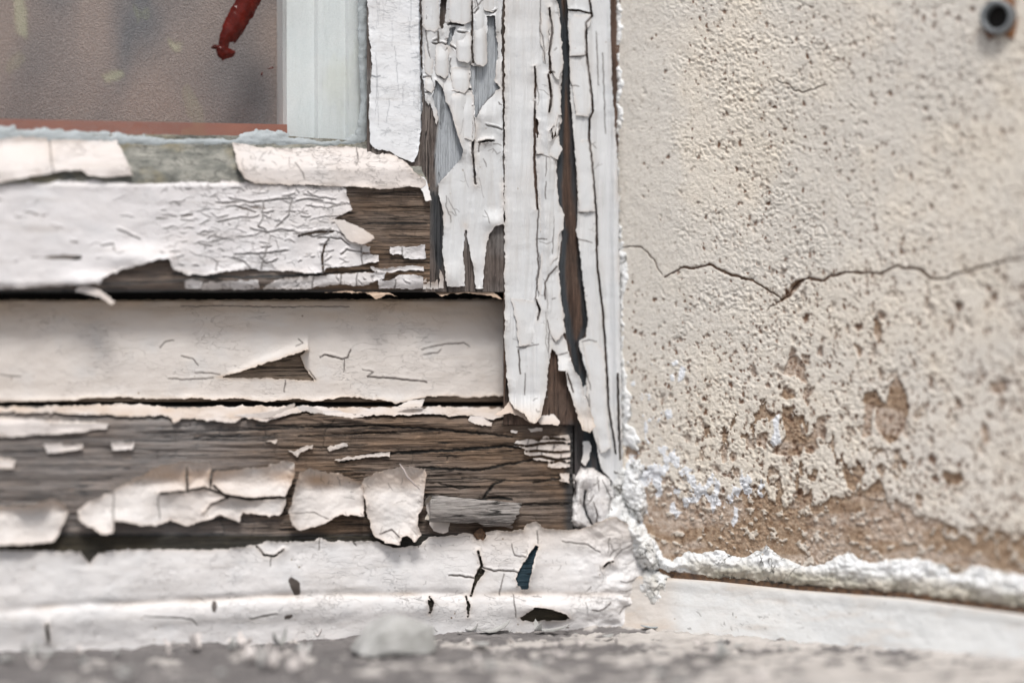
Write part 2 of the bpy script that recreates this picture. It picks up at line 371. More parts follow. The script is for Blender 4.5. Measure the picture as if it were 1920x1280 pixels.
# sill: one heightfield in world x, y ------------------------------------
def build_sill():
    st = .0009; xs = np.arange(-.42, .42, st); ys = np.arange(-.42, .03, st)
    X, Y = np.meshgrid(xs, ys); u = X/S; v = -Y/S
    b = .6*fbm(u, v, 150, 60, 41, 4)+.75*fbm(u, v, 30, 22, 47, 3)
    lim = .015+.05*sst(300, 900, v)-.12*sst(-300, -900, u)*sst(40, 120, v)-.02
    bare = sst(lim+.02, lim-.02, b) if False else sst(.0, .03, b+(.0+.13*sst(-350, -800, u)-.05*sst(-250, 300, u)-.12*sst(60, 20, v)+.16*np.exp(-((v-135)/28)**2)*sst(50, -250, u)+.12*sst(60, 110, v)*sst(-80, -260, u)))
    Z = (1-bare)*.0006+.0026*fbm(u, v, 60, 40, 51, 4)+.0022*fbm(u, v, 16, 12, 55, 3)
    Z = Z-.004*sst(400, 1500, v)
    ny, nx = X.shape; idx = np.arange(ny*nx).reshape(ny, nx)
    F = np.stack([idx[:-1, :-1], idx[:-1, 1:], idx[1:, 1:], idx[1:, :-1]], -1).reshape(-1, 4)
    # front skirt down to the ground-side face
    V = np.stack([X, Y, Z], -1).reshape(-1, 3); e = idx[0, :]; n = len(V)
    V2 = V[e].copy(); V2[:, 2] = -.06
    F2 = np.stack([e[1:], e[:-1], n+np.arange(nx-1), n+np.arange(1, nx)], 1)
    o = link('window_sill', np.concatenate([V, V2]), np.concatenate([F, F2]), M['sill'], None,
             {'bare': np.concatenate([bare.reshape(-1), bare.reshape(-1)[e]])})
    tag(o, 'grey weathered window sill with flaking off white paint under the window', 'window sill')
build_sill()

# ------------------------------------------------------------------ the sash
W0 = win(np.array(400.), np.array(545.), np.array(0.))
sash = empty('window_sash', win(np.array(400.), np.array(545.), np.array(0.)), 'white window sash holding the dusty glass, paint peeling off its grey brown wood', 'window sash')
Lx, Ty, By = -420, -260, 1420
def hw(base, ax, amp=2.5, seed=5):     # wood relief
    def f(x, y, d):
        g = fbm(x, y, 160, 7, seed, 4) if ax == 'x' else fbm(x, y, 7, 160, seed, 4)
        g2 = fbm(x, y, 60, 3.5, seed+9, 2) if ax == 'x' else fbm(x, y, 3.5, 60, seed+9, 2)
        return (base(x, y) if callable(base) else base)+amp*2*g+amp*.9*g2
    return f
def hp(base, t=2.5, lift=5., L=9., bumps=2., seed=8, big=0., gouge=None):   # paint skin with lifting edges
    def f(x, y, d):
        b = base(x, y) if callable(base) else base
        n = np.clip(fbm(x, y, 45, 45, seed, 2)*3+.5, 0, 1.4)
        r = b+t+lift*n*np.exp(-np.maximum(d, 0)/L)+bumps*2*fbm(x, y, 70, 40, seed+4, 3)+big*2*fbm(x, y, 200, 120, seed+7, 2)
        if gouge is not None: r = r+gouge(x, y, d)
        return r
    return f
one = lambda x, y, d: 1.
def st_edge(amt=.6, L=7., seed=21): return lambda x, y, d: amt*np.exp(-np.maximum(d, 0)/L)*np.clip(fbm(x, y, 50, 50, seed, 2)*3+.5, 0, 1)

# rail (below the glass)
railprof = lambda x, y: 60-14*sst(527, 552, y)-8*sst(350, 338, y)
# the gap under the sash is real: the rail ends at 547
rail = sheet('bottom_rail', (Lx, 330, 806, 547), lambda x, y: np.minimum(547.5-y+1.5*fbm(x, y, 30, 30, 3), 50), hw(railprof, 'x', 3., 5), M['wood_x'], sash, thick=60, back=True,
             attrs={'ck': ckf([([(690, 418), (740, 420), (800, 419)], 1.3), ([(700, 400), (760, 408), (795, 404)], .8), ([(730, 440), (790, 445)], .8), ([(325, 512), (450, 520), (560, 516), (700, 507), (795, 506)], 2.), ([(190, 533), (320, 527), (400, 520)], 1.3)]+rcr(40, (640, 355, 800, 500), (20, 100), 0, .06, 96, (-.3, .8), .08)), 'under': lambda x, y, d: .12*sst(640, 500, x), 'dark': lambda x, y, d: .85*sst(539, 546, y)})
RP = [[(-430, 338), (0, 346), (60, 343), (150, 337), (250, 338), (430, 338), (480, 345), (600, 349), (646, 350), (650, 362), (655, 378), (660, 392), (638, 404), (620, 410), (636, 424), (650, 446), (682, 462), (695, 461), (693, 475), (650, 477), (708, 478), (712, 490), (680, 496), (640, 501), (612, 502), (606, 512), (575, 512), (540, 508), (500, 506), (460, 505), (420, 508), (390, 516), (350, 514), (325, 504), (315, 484), (300, 486), (270, 494), (240, 503), (205, 514), (192, 521), (188, 531), (100, 536), (0, 541), (-430, 546)],
      [(345, 526), (360, 524), (381, 528), (376, 540), (346, 541)], [(383, 531), (420, 528), (485, 525), (486, 542), (378, 543)],
      [(492, 541), (520, 523), (560, 521), (640, 513), (725, 510), (720, 522), (680, 537), (640, 533), (600, 538), (560, 542)],
      [(745, 516), (770, 514), (793, 519), (793, 541), (710, 541), (708, 527), (740, 524)], [(731, 463), (755, 464), (797, 459), (798, 486), (757, 485), (754, 476), (731, 476)],
      [(694, 501), (720, 503), (760, 498), (793, 500), (795, 509), (750, 506), (735, 511), (700, 507)]]
RC = [([(606, 512), (604, 480), (608, 462), (618, 448)], 1.6), [(430, 372), (470, 380), (520, 374), (548, 372)], [(470, 428), (500, 437), (530, 430), (590, 444), (622, 436)], [(485, 480), (500, 495), (520, 486)], [(548, 374), (540, 405), (520, 425)], [(493, 380), (492, 412), (484, 425), (500, 433)],
      [(480, 398), (460, 392), (440, 386)], [(220, 430), (240, 438), (262, 449)], [(550, 440), (575, 436), (620, 430)], [(555, 378), (575, 374), (605, 377)], ([(560, 442), (590, 436), (625, 434)], 1.8), [(406, 380), (425, 382), (442, 379)], [(340, 405), (360, 402)], [(190, 462), (212, 458), (214, 470)],
      [(407, 490), (405, 508)], [(437, 482), (460, 492), (470, 505)], [(440, 478), (490, 475), (540, 470)], [(595, 445), (640, 448), (655, 460)], [(700, 477), (650, 468), (640, 478)], [(678, 463), (677, 480)], [(678, 480), (679, 496)], [(640, 514), (638, 533)], [(587, 518), (586, 540)], [(670, 512), (668, 535)], [(742, 526), (740, 541)], [(755, 464), (755, 484)], [(490, 506), (500, 460)]]
RR = rcr(150, (300, 352, 645, 505), (5, 26), 0, .22, 3, (-.2, .7), .28)+rcr(30, (380, 352, 640, 505), (5, 16), 1.4, .25, 4, (-.2, .4), .2)+rcr(24, (-100, 352, 330, 500), (8, 30), 0, .25, 5, (-.2, .4), .3)+rcr(9, (330, 365, 640, 500), (50, 110), .02, .1, 14, (.1, .6), .22)+rcr(24, (350, 515, 790, 540), (5, 18), 1.4, .4, 6, (.1, .5))+rcr(22, (250, 346, 640, 352), (8, 14), 1.5, .2, 7, (.0, .4))
def rg(x, y, d):    # the bulging flap over the hole
    return 15*np.exp(-((x-262)/62)**2-((y-484)/20)**2)+9*np.exp(-((x-165)/40)**2-((y-525)/14)**2)
sheet('paint_skin', (Lx, 330, 802, 547), region(RP, (), RC, 3., 11., 31), hp(railprof, 2.6, 6., 8., 1.8, 8, .8, emb(RC+RR, rg, 2.8)), M['rail_paint'], rail, step=1.45, attrs={'crk': lambda x, y, d: sst(150, 420, x), 'stain_shade': st_edge(.25), 'ck': ckf(RC+RR)})
# curled tongue of paint in front of the bare wood
def curl(name, poly, hinge, hdir, base, lift, mat, parent, amp=2., mp=win, power=1.6, thick=2., seed=61, attrs=None, step=1.7, reach=None):
    P = np.array(poly, float); hx, hy = hinge; n = math.hypot(*hdir); ux, uy = hdir[0]/n, hdir[1]/n
    Lm = reach or max((p[0]-hx)*ux+(p[1]-hy)*uy for p in P)
    def h(x, y, d):
        s = np.clip(((x-hx)*ux+(y-hy)*uy)/Lm, 0, 1.2); b = base(x, y) if callable(base) else base
        return b+lift*s**power+2*fbm(x, y, 25, 25, seed, 2)*s*2
    at = {'crk': lambda x, y, d: .3, 'stain_shade': lambda x, y, d: .35*np.clip(((x-hx)*ux+(y-hy)*uy)/Lm, 0, 1)}
    if attrs: at.update(attrs)
    return sheet(name, (P[:, 0].min()-8, P[:, 1].min()-8, P[:, 0].max()+8, P[:, 1].max()+8), region([poly], (), (), amp, 10, seed), h, mat, parent, mp, step, thick, at)
curl('paint_flake', [(622, 411), (645, 414), (672, 424), (700, 442), (703, 447), (690, 455), (678, 460), (655, 452), (642, 438)], (622, 425), (1, .35), 63, 24, M['flake_paint'], rail, 1.5)
curl('paint_flake', [(150, 534), (180, 540), (205, 556), (216, 568), (208, 570), (186, 556), (140, 546)], (150, 538), (1, .5), 62, 14, M['putty_paint'], rail, 1.)
for pl in ([(676, 546), (700, 546), (728, 548), (744, 556), (725, 552), (706, 561), (694, 553)], [(600, 544), (650, 545), (690, 549), (660, 549), (610, 548)], [(815, 548), (830, 544), (880, 545), (925, 548), (943, 562), (920, 555), (880, 550), (845, 550), (828, 556)]):
    curl('paint_flake', pl, (pl[0][0], 544), (.2, 1), 46, 8, M['flake_paint'], rail, 1.2, reach=12, attrs={'stain_shade': lambda x, y, d: .8})

# glazing putty and its paint
putprof = lambda x, y: 18+40*sst(262, 340, y)
putty = sheet('glazing_putty', (Lx, 252, 800, 346), lambda x, y: np.minimum(np.minimum(y-(253+.010*(x-300)+6*sst(500, 700, x))-3*fbm(x, y, 25, 25, 2), 345-y), 50), lambda x, y, d: putprof(x, y)+5*fbm(x, y, 30, 14, 14, 4), M['putty'], sash, thick=22)
PP = [[(-430, 262), (0, 260), (40, 256), (86, 259), (94, 275), (98, 300), (102, 324), (60, 331), (0, 343), (-430, 352)], [(92, 262), (140, 262), (218, 264), (235, 295), (250, 328), (205, 333), (165, 330), (150, 319), (115, 321), (103, 324), (97, 300), (90, 280)],
      [(436, 266), (480, 275), (560, 279), (600, 276), (640, 273), (668, 275), (700, 281), (740, 291), (770, 311), (776, 322), (797, 337), (800, 346), (790, 353), (770, 349), (720, 356), (650, 349), (600, 348), (520, 346), (480, 344), (458, 336), (445, 310)]]
sheet('paint_skin', (Lx, 250, 812, 364), region(PP, (), [[(92, 262), (96, 300), (100, 325)], [(553, 305), (568, 325), (570, 335)], [(668, 275), (672, 300), (668, 310)], [(600, 290), (640, 300)]], 2.2, 12., 35),
      hp(lambda x, y: 24+40*sst(262, 322, y)+4*sst(500, 440, x)*sst(400, 440, x), 3., 6., 9., 1.5, 18), M['putty_paint'], putty, step=1.7, thick=3.5, attrs={'crk': one, 'stain_shade': st_edge(.3), 'ck': ckf([[(92, 262), (96, 300), (100, 325)], [(553, 305), (568, 325), (570, 335)], [(668, 275), (672, 300), (668, 310)]]+rcr(60, (450, 280, 780, 345), (5, 22), .1, .6, 13, (0, .5)))})
curl('paint_flake', [(776, 333), (790, 330), (800, 338), (803, 350), (809, 376), (799, 378), (792, 360), (786, 350)], (780, 335), (.4, 1), 66, 10, M['bead_paint'], putty, 1.)
# stile: inner bead and outer face
stileprof = lambda x, y: np.where(x < 792, 40+6*sst(690, 710, x), 58-6*sst(800, 790, x))
def sund(x, y, d):
    u = np.zeros_like(x)
    for P in ([(880, 118), (893, 122), (910, 118), (912, 30), (928, 30), (938, 100), (938, 165), (915, 187), (900, 207), (892, 224), (880, 190)], [(812, 140), (835, 150), (850, 200), (872, 290), (860, 305), (838, 330), (818, 350), (815, 290), (822, 230), (808, 180)], [(838, 45), (860, 45), (850, 90), (836, 100)]):
        u = np.maximum(u, sst(-3, 4, psd(x, y, P)))
    return u*.9
def sdrk(x, y, d):
    u = sst(-8, 8, psd(x, y, [(808, 360), (826, 365), (834, 420), (832, 500), (822, 520), (812, 480), (806, 430)])+6*fbm(x, y, 14, 30, 77, 3)); return .85*u
stile = sheet('stile', (688, Ty, 946, 547), lambda x, y: np.minimum(547.5-y+1.5*fbm(x, y, 30, 30, 3), 50), hw(stileprof, 'z', 2., 15), M['wood_z'], sash, thick=62, attrs={'under': sund, 'dark': sdrk})
def brk(x, y, d): return 3*np.exp(-((x-782)/6)**2)
BP = [[(689, -270), (689, 0), (692, 60), (697, 120), (692, 200), (693, 268), (702, 279), (730, 284), (755, 299), (776, 304), (784, 285), (789, 250), (792, 200), (788, 100), (787, 0), (787, -270)]]
sheet('paint_skin', (684, Ty, 800, 312), region(BP, (), [[(787, 60), (770, 75), (758, 70)], [(690, 140), (705, 144), (712, 142)], [(790, 232), (775, 240), (768, 228), (760, 215), (770, 205)], [(700, 232), (720, 228)], [(745, 90), (760, 82), (775, 88)]], 2.4, 10., 38), hp(stileprof, 3., 4., 6., 1.2, 28), M['bead_paint'], stile, step=1.7, thick=4, attrs={'crk': lambda x, y, d: .35, 'stain_shade': lambda x, y, d: 0., 'ck': ckf([([(690, 140), (705, 144), (712, 142)], 1.2), ([(786, -100), (787, 60), (790, 200), (790, 240)], 1.3)]+rcr(60, (690, -100, 785, 270), (4, 20), .05, .25, 23, (-.3, .35), .25)+rcr(26, (772, -100, 786, 270), (5, 12), .05, .15, 25, (0, .5), .15)+rcr(16, (700, -100, 785, 200), (30, 120), 1.57, .05, 24, (-.2, .3), .1))})
SP = [[(789, -270), (942, -270), (943, 0), (940, 60), (942, 180), (943, 300), (946, 395), (945, 420), (930, 423), (917, 440), (911, 470), (908, 500), (906, 541), (893, 541), (887, 500), (879, 460), (872, 422), (869, 470), (872, 537), (838, 537), (833, 500), (829, 470), (832, 400), (822, 362), (822, 345), (810, 300), (800, 240), (797, 175), (792, 140)]]
SH = [[(827, -10), (839, -10), (834, 35), (829, 60), (823, 45)], [(882, 122), (893, 126), (908, 124), (913, 118), (913, 30), (928, 30), (934, 100), (926, 150), (938, 165), (915, 187), (900, 207), (892, 224), (888, 190), (882, 150)],
      [(816, 150), (830, 165), (842, 200), (855, 240), (868, 280), (862, 300), (840, 325), (823, 343), (805, 343), (798, 240), (805, 190), (818, 235), (822, 222), (812, 180)], [(844, 52), (856, 50), (846, 78), (841, 95), (838, 80)], [(797, 188), (806, 205), (818, 240), (812, 300), (800, 260)]]
SC = [([(841, 47), (850, 44), (868, 48)], 1.5), [(858, 60), (875, 62), (884, 66)], ([(888, 118), (884, 90), (886, 40), (883, -10)], 1.6), ([(842, 174), (858, 172), (870, 165), (884, 168)], 1.6), ([(885, 200), (889, 240), (886, 280), (892, 345)], 1.8), [(822, 82), (838, 83), (855, 92)], [(793, 145), (808, 144), (814, 168), (797, 174)], [(812, 78), (820, 74), (820, 90)], ([(898, 268), (912, 264), (926, 264)], 1.5), [(897, 285), (900, 270)], [(912, 235), (928, 238), (942, 243)],
      [(838, 90), (832, 120), (826, 145), (835, 150)], [(845, 110), (843, 135), (852, 165)], [(862, 165), (868, 145), (880, 140)], ([(822, 60), (822, 82), (812, 82)], 1.4), [(800, 0), (798, 60), (808, 120)], ([(912, 20), (925, 24), (930, 20)], 1.4), [(893, 0), (897, 18), (890, 26)]]
def sg(x, y, d):   # the vertical tubes in which the skin has risen
    t = sst(160, 60, y)
    return 6*fbm(x, y, 14, 120, 211, 3)+t*(7*np.abs(np.sin((x-793)/29*math.pi))+6*np.exp(-((x-905)/10)**2)*sst(125, 118, y))+10*np.exp(-((x-855)/16)**2)*sst(300, 260, y)*sst(150, 190, y)+7*np.exp(-((x-850)/22)**2-((y-520)/30)**2)+8*np.exp(-((x-925)/20)**2-((y-415)/16)**2)+9*np.exp(-((x-915)/22)**2-((y-215)/30)**2)
sheet('paint_skin', (786, Ty, 950, 544), region(SP, SH, SC, 2.0, 14., 41), hp(stileprof, 3.5, 6., 8., 1.5, 48, 0, emb(SC, sg, 2.5)), M['jamb_paint'], stile, step=1.3, thick=3, attrs={'crk': lambda x, y, d: .2, 'stain_shade': st_edge(.35), 'ck': ckf(SC+rcr(30, (795, -80, 935, 320), (8, 26), .1, .4, 33, (.2, .9))+rcr(14, (795, -80, 935, 400), (20, 60), 1.57, .15, 34, (0, .7), .2))})
def tubeflake(x0, x1, y0, y1, R_, seed, lean=0., mat='jamb_paint'):
    w = (x1-x0)/2; xc = (x0+x1)/2
    def h(x, y, d):
        q = np.clip((x-xc-lean*(y-y0))/(w+2), -1, 1); return 61+R_*np.sqrt(1-q*q)*(.45+.55*sst(y0, y0+(y1-y0)*.5, y))+1.5*fbm(x, y, 30, 30, seed, 2)
    P = [(x0, y0), (xc, y0-3), (x1, y0), (x1+lean*(y1-y0), y1-5), (x1-w*.5+lean*(y1-y0), y1+3), (xc+lean*(y1-y0), y1), (x0+w*.4+lean*(y1-y0), y1-2), (x0+lean*(y1-y0), y1-9)]
    sheet('paint_flake', (x0-12, y0-12, x1+12, y1+12), region([P], (), (), 2., 12, seed), h, M[mat], stile, step=1.5, thick=2.5, attrs={'crk': lambda x, y, d: .2, 'stain_shade': lambda x, y, d: .3*np.exp(-d/4)})
for k, a_ in enumerate(((840, 884, -60, 44, 13, 0), (856, 884, 62, 117, 12, 0), (888, 913, 24, 123, 15, 0), (904, 930, -60, 22, 12, 0), (816, 841, 84, 144, 9, 0), (846, 880, 128, 172, 8, 0), (796, 814, 146, 172, 6, 0), (792, 824, -60, 58, 9, 0), (860, 888, 178, 262, 7, .06), (886, 902, -60, 17, 8, 0), (796, 812, 66, 140, 4, 0), (828, 856, 150, 200, 7, .15))): tubeflake(a_[0], a_[1], a_[2], a_[3], a_[4], 130+k, a_[5])
curl('paint_flake', [(825, 505), (832, 520), (832, 541), (822, 541), (824, 525)], (824, 541), (0, -1), 58, 8, M['flake_paint'], stile, .6)
for k, (fx, fy) in enumerate(((797, 525), (803, 530), (811, 531), (818, 528))):
    curl('paint_flake', [(fx-3, fy), (fx+3, fy-3), (fx+4, 542), (fx-4, 542)], (fx, 542), (0, -1), 58, 5, M['flake_paint'], stile, .6)
# glass, dirt and the red drip on it
glass = sheet('glass_pane', (Lx, Ty, 700, 275), None, lambda x, y, d: 15+0*x, M['glass'], sash, step=6, thick=12, back=False,
   attrs={'dusty': lambda x, y, d: .16+.75*sst(530, 250, x), 'smear': lambda x, y, d: .75*np.maximum(sst(-2, 3, np.maximum(psd(*warp(x, y, 2, 12, 4), [(18, -60), (40, -60), (52, 50), (48, 74), (30, 60)]), np.maximum(psd(*warp(x, y, 3, 12, 4), [(190, 142), (212, 134), (232, 130), (230, 146), (200, 156)]), psd(*warp(x, y, 2, 8, 4), [(312, 68), (326, 82), (342, 82), (334, 98), (320, 92)])))), 0)*.5})
seal = sheet('paint_smear', (Lx, 225, 692, 286), region([[(-430, 232), (0, 236), (28, 236), (30, 244), (90, 240), (130, 246), (190, 246), (240, 250), (280, 254), (330, 258), (440, 258), (450, 250), (480, 244), (530, 246), (545, 256), (590, 262), (640, 262), (672, 250), (680, 274), (600, 280), (440, 276), (-430, 276)]], (), (), 4, 14, 71),
      lambda x, y, d: 16+5*(1-np.exp(-d/5))+3*fbm(x, y, 22, 8, 5, 3), M['bluewhite'], sash, thick=2)
sheet('paint_smear', (655, Ty, 694, 278), region([[(668, -270), (686, -270), (689, 100), (692, 200), (688, 274), (664, 272), (676, 200), (672, 90)]], (), (), 3, 14, 75), lambda x, y, d: 16+4*(1-np.exp(-d/5))+3*fbm(x, y, 8, 22, 5, 3), M['bluewhite'], sash, thick=2)
RD = [[(452, -60), (510, -60), (490, 0), (478, 25), (463, 50), (450, 70), (440, 82), (428, 88), (436, 94), (442, 97), (440, 106), (428, 110), (416, 114), (408, 106), (405, 92), (394, 91), (400, 85), (409, 84), (411, 70), (416, 50), (428, 25), (443, 0)]]
redo = sheet('red_paint_drip', (380, -70, 520, 125), region(RD, [[(432, 78), (440, 80), (434, 88), (428, 86)]], (), 1.2, 8, 81), lambda x, y, d: 16+11*(1-np.exp(-d/7))+3*fbm(x, y, 9, 25, 9, 3), M['red'], sash, thick=2, step=1.6)
tag(redo, 'glossy dark red drip with a frayed tip')
sheet('red_paint_drip', (484, 120, 520, 148), region([[(500, 130), (511, 126), (513, 128), (505, 131)], [(489, 139), (494, 135), (492, 142)]], (), (), .3, 8, 81), lambda x, y, d: 17+3*(1-np.exp(-d/3)), M['red'], sash, thick=2, step=1)

# ------------------------------------------------------------------ behind the glass
def box(name, P0, P1, mat, parent=None):
    x0, y0, z0 = P0; x1, y1, z1 = P1
    V = [(x, y, z) for x in (x0, x1) for y in (y0, y1) for z in (z0, z1)]
    return link(name, V, [(0, 1, 3, 2), (4, 6, 7, 5), (0, 4, 5, 1), (2, 3, 7, 6), (0, 2, 6, 4), (1, 5, 7, 3)], mat, parent, smooth=False)
def wx(px, py, h): return win(np.array(float(px)), np.array(float(py)), np.array(float(h)))
a = wx(528, 0, -60); b = wx(700, 262, -10); top = wx(500, Ty, 0)[2]
zin = wx(500, 300, 0)[2]
inf = empty('inner_frame', (a[0], a[1], zin), 'pale white inner window frame upright seen through the glass', 'inner frame')
xi = np.linspace(0, 1, 30); 
prof = [(a[0], .055), (a[0], .010), (a[0]+.001, .0075), (a[0]+.011, .007), (a[0]+.012, .0055), (a[0]+.022, .005), (a[0]+.023, .0035), (b[0]+.02, .0035), (b[0]+.02, .055)]
V = [(x, y, z) for z in (zin, top) for x, y in prof]; n = len(prof)
link('upright', V, [(i, i+1, n+i+1, n+i) for i in range(n-1)], M['inner_frame'], inf, {'crk': np.zeros(len(V))+.5, 'stain_shade': np.zeros(len(V)), 'ck': np.zeros(len(V))}, smooth=False)
# curtain: hanging cloth with soft folds
def cloth(name, x0, x1, y, amp, wl, mat, label, cat, ph=0):
    V = []; F = []; n = 120; z0 = zin-.01
    for j in range(2):
        for i in range(n+1):
            q = i/n; x = x0+(x1-x0)*q; V.append((x, y+amp*math.sin(x/wl*6.283+ph)+amp*.5*math.sin(x/wl*2.7*6.283), z0 if j == 0 else top+.02))
    for i in range(n): F.append((i, i+1, n+2+i, n+1+i))
    o = link(name, V, F, mat); tag(o, label, cat)
cloth('curtain', wx(Lx-600, 0, 0)[0], a[0]+.03, .022, .0015, .12, M['curtain'], 'taupe curtain behind the dusty glass', 'curtain')
zs = wx(300, 225, 0)[2]
ins = box('inner_sill', (wx(Lx-100, 0, 0)[0], -.001, zin-.01), (a[0]-.0005, .018, zs-.0008), M['inner_sill']); tag(ins, 'red brown inner sill board behind the bottom edge of the glass', 'inner sill')
# near-black boxes added behind the gaps to keep sky light out
rm = empty('light_block', (0, .2, 0), 'near black boxes added behind the gaps of the window to keep sky light out', 'cavity')
bx0 = wx(Lx-120, 0, 0)[0]
box('block_box', (bx0, .058, -.1), (.08, .30, top+.02), M['cavity'], rm)
box('block_box', (bx0, .012, -.05), (.05, .0575, zin-.012), M['cavity'], rm)

# ------------------------------------------------------------------ fixed frame
fr = empty('window_frame', wx(700, 1160, 60), 'fixed wooden frame around the sash, its white paint flaking off dark grain', 'window frame')
# panel board under the sash
panprof = lambda x, y: -11+3*np.sin((y-560)/190*math.pi)-12*sst(566, 556, y)
panel = sheet('panel', (Lx, 561, 965, 752), None, hw(panprof, 'x', 1.2, 25), M['panel_wood'], fr, thick=18, step=3, attrs={'dark': lambda x, y, d: 0*x, 'under': lambda x, y, d: 0*x})
PN = [[(-430, 562), (0, 562), (962, 560), (962, 742), (930, 741), (880, 746), (840, 742), (800, 744), (770, 750), (742, 757), (720, 750), (690, 748), (660, 743), (640, 744), (600, 752), (585, 752), (560, 747), (500, 753), (440, 746), (400, 750), (370, 746), (300, 748), (215, 744), (100, 752), (-430, 758)]]
PH = [[(410, 706), (440, 700), (470, 690), (520, 674), (576, 655), (562, 668), (572, 690), (592, 713), (550, 711), (480, 708), (440, 709)]]
PC = [([(600, 669), (608, 665), (622, 668), (642, 673), (652, 670), (657, 655)], 1.4), [(646, 675), (645, 696)], ([(688, 706), (720, 708), (760, 711), (800, 716)], 1.3), [(340, 574), (420, 573), (520, 575), (640, 574), (655, 575)], [(365, 698), (390, 699), (412, 703)], [(300, 652), (310, 640), (325, 638)], [(535, 712), (533, 735)], [(680, 693), (700, 697), (690, 705)], [(790, 655), (830, 645), (870, 643), (880, 650)], [(795, 665), (820, 662), (826, 655)], [(560, 636), (568, 642), (555, 648)], [(580, 695), (592, 712)], [(340, 668), (362, 672), (372, 685)], [(315, 710), (350, 712), (400, 708)], [(0, 703), (40, 706)]]
def pg(x, y, d):   # lifted lip over the tear, puckers
    s = (x-410)/165; yl = 706-51*np.clip(s, 0, 1)**1.2
    return 27*np.clip(s, 0, 1)*np.exp(-np.maximum(yl-y, 0)/9)*(y < yl+2)*(s > 0)*(s < 1.02)+3*np.exp(-((y-752)/8)**2)
sheet('paint_skin', (Lx, 556, 964, 762), region(PN, PH, PC, 1.8, 12., 45, .9), hp(lambda x, y: panprof(x, y)+1, 2.5, 4., 6., 1.6, 58, 1.5, emb(PC, pg, .9)), M['panel_paint'], panel, step=1.7, thick=2.2,
      attrs={'ck': ckf(PC+rcr(14, (0, 590, 930, 735), (6, 24), .05, .2, 43, (-.4, .2), .4)), 'crk': one, 'stain_shade': lambda x, y, d: np.clip(.95*sst(650, 562, y)*(.7+fbm(x, y, 90, 20, 9, 3))+.6*np.exp(-np.maximum(d, 0)/3.5), 0, 1)})  # tan edges are stain; the browner top paints in shade below the sash

# lower rail with ledge
lowprof = lambda x, y: -6+52*sst(758, 796, y)+14*sst(800, 1000, y)
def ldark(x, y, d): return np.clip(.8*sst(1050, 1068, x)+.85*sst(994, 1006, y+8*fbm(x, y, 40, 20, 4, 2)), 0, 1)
LW = [([(480, 797), (600, 800), (700, 797), (800, 803), (900, 812), (960, 818)], 1.6), ([(560, 818), (700, 812), (820, 806), (900, 814)], 1.), ([(640, 866), (700, 852), (760, 848), (860, 843), (945, 836), (975, 840)], 2.4), ([(740, 878), (800, 877), (900, 881), (985, 863), (1010, 862)], 2.), ([(900, 940), (912, 925), (925, 908), (946, 900)], 2.2), ([(800, 933), (880, 937), (930, 932), (960, 936)], 2.2), ([(820, 905), (860, 915), (900, 912)], .9), ([(300, 810), (450, 806), (560, 802)], 1.), ([(1000, 905), (1040, 898), (1068, 893)], 1.4), ([(960, 950), (1000, 944), (1065, 946)], 1.2)]+rcr(70, (250, 796, 1060, 990), (30, 170), -.03, .04, 95, (-.3, .9), .06)
_lck = ckf(LW, 2.2, 9)
def LCK(x, y, d): return _lck(x, y)
_lhw = hw(lowprof, 'x', 4.2, 35)
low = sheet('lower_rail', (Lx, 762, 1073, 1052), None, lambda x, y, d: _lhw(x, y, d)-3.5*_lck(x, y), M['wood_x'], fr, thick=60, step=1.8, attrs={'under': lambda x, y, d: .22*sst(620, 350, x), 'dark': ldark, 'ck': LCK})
LP = [[(-430, 784), (0, 782), (60, 784), (100, 788), (170, 790), (205, 794), (200, 803), (150, 810), (0, 820), (-430, 824)], [(-60, 860), (0, 858), (30, 862), (25, 878), (-60, 882)], [(82, 833), (115, 831), (155, 832), (156, 842), (88, 850)], [(208, 829), (252, 828), (251, 841), (210, 845)],
      [(540, 843), (552, 846), (565, 838), (586, 834), (585, 840), (565, 848), (556, 856)], [(614, 838), (630, 834), (652, 829), (652, 836), (618, 846)], [(622, 862), (660, 856), (690, 851), (732, 848), (730, 855), (690, 857), (640, 864)], [(497, 826), (520, 825), (518, 832)],
      [(957, 806), (970, 806), (970, 812), (958, 812)], [(988, 805), (1005, 802), (1018, 802), (1015, 808), (995, 811)],
      [(960, 835), (970, 824), (990, 822), (1012, 828), (1018, 818), (1068, 815), (1070, 858), (1068, 876), (1028, 877), (1027, 866), (1000, 862), (983, 848), (985, 841)], [(1050, 888), (1067, 888), (1067, 905), (1048, 902), (1054, 898)]]
LC = [([(960, 832), (985, 836), (1010, 832), (1040, 829), (1070, 832)], 2.), ([(985, 846), (1005, 844), (1035, 848), (1070, 846)], 2.), ([(988, 857), (1015, 855), (1045, 862), (1070, 858)], 2.), ([(1025, 868), (1050, 864), (1070, 868)], 1.6), [(992, 822), (988, 835)], [(1010, 828), (1005, 845)], [(1040, 830), (1036, 847)], [(1014, 845), (1018, 857)], [(1052, 848), (1050, 864)], ([(1010, 822), (1040, 822), (1066, 824)], 1.6)]
lh = lambda x, y: lowprof(x, y)+2
sheet('paint_skin', (Lx, 776, 1072, 912), region(LP, (), LC, 2.2, 8., 51), hp(lh, 3.2, 3., 5., 1., 68), M['putty_paint'], low, step=1.7, thick=4, attrs={'crk': one, 'stain_shade': st_edge(.5, 4), 'ck': ckf(LC)})
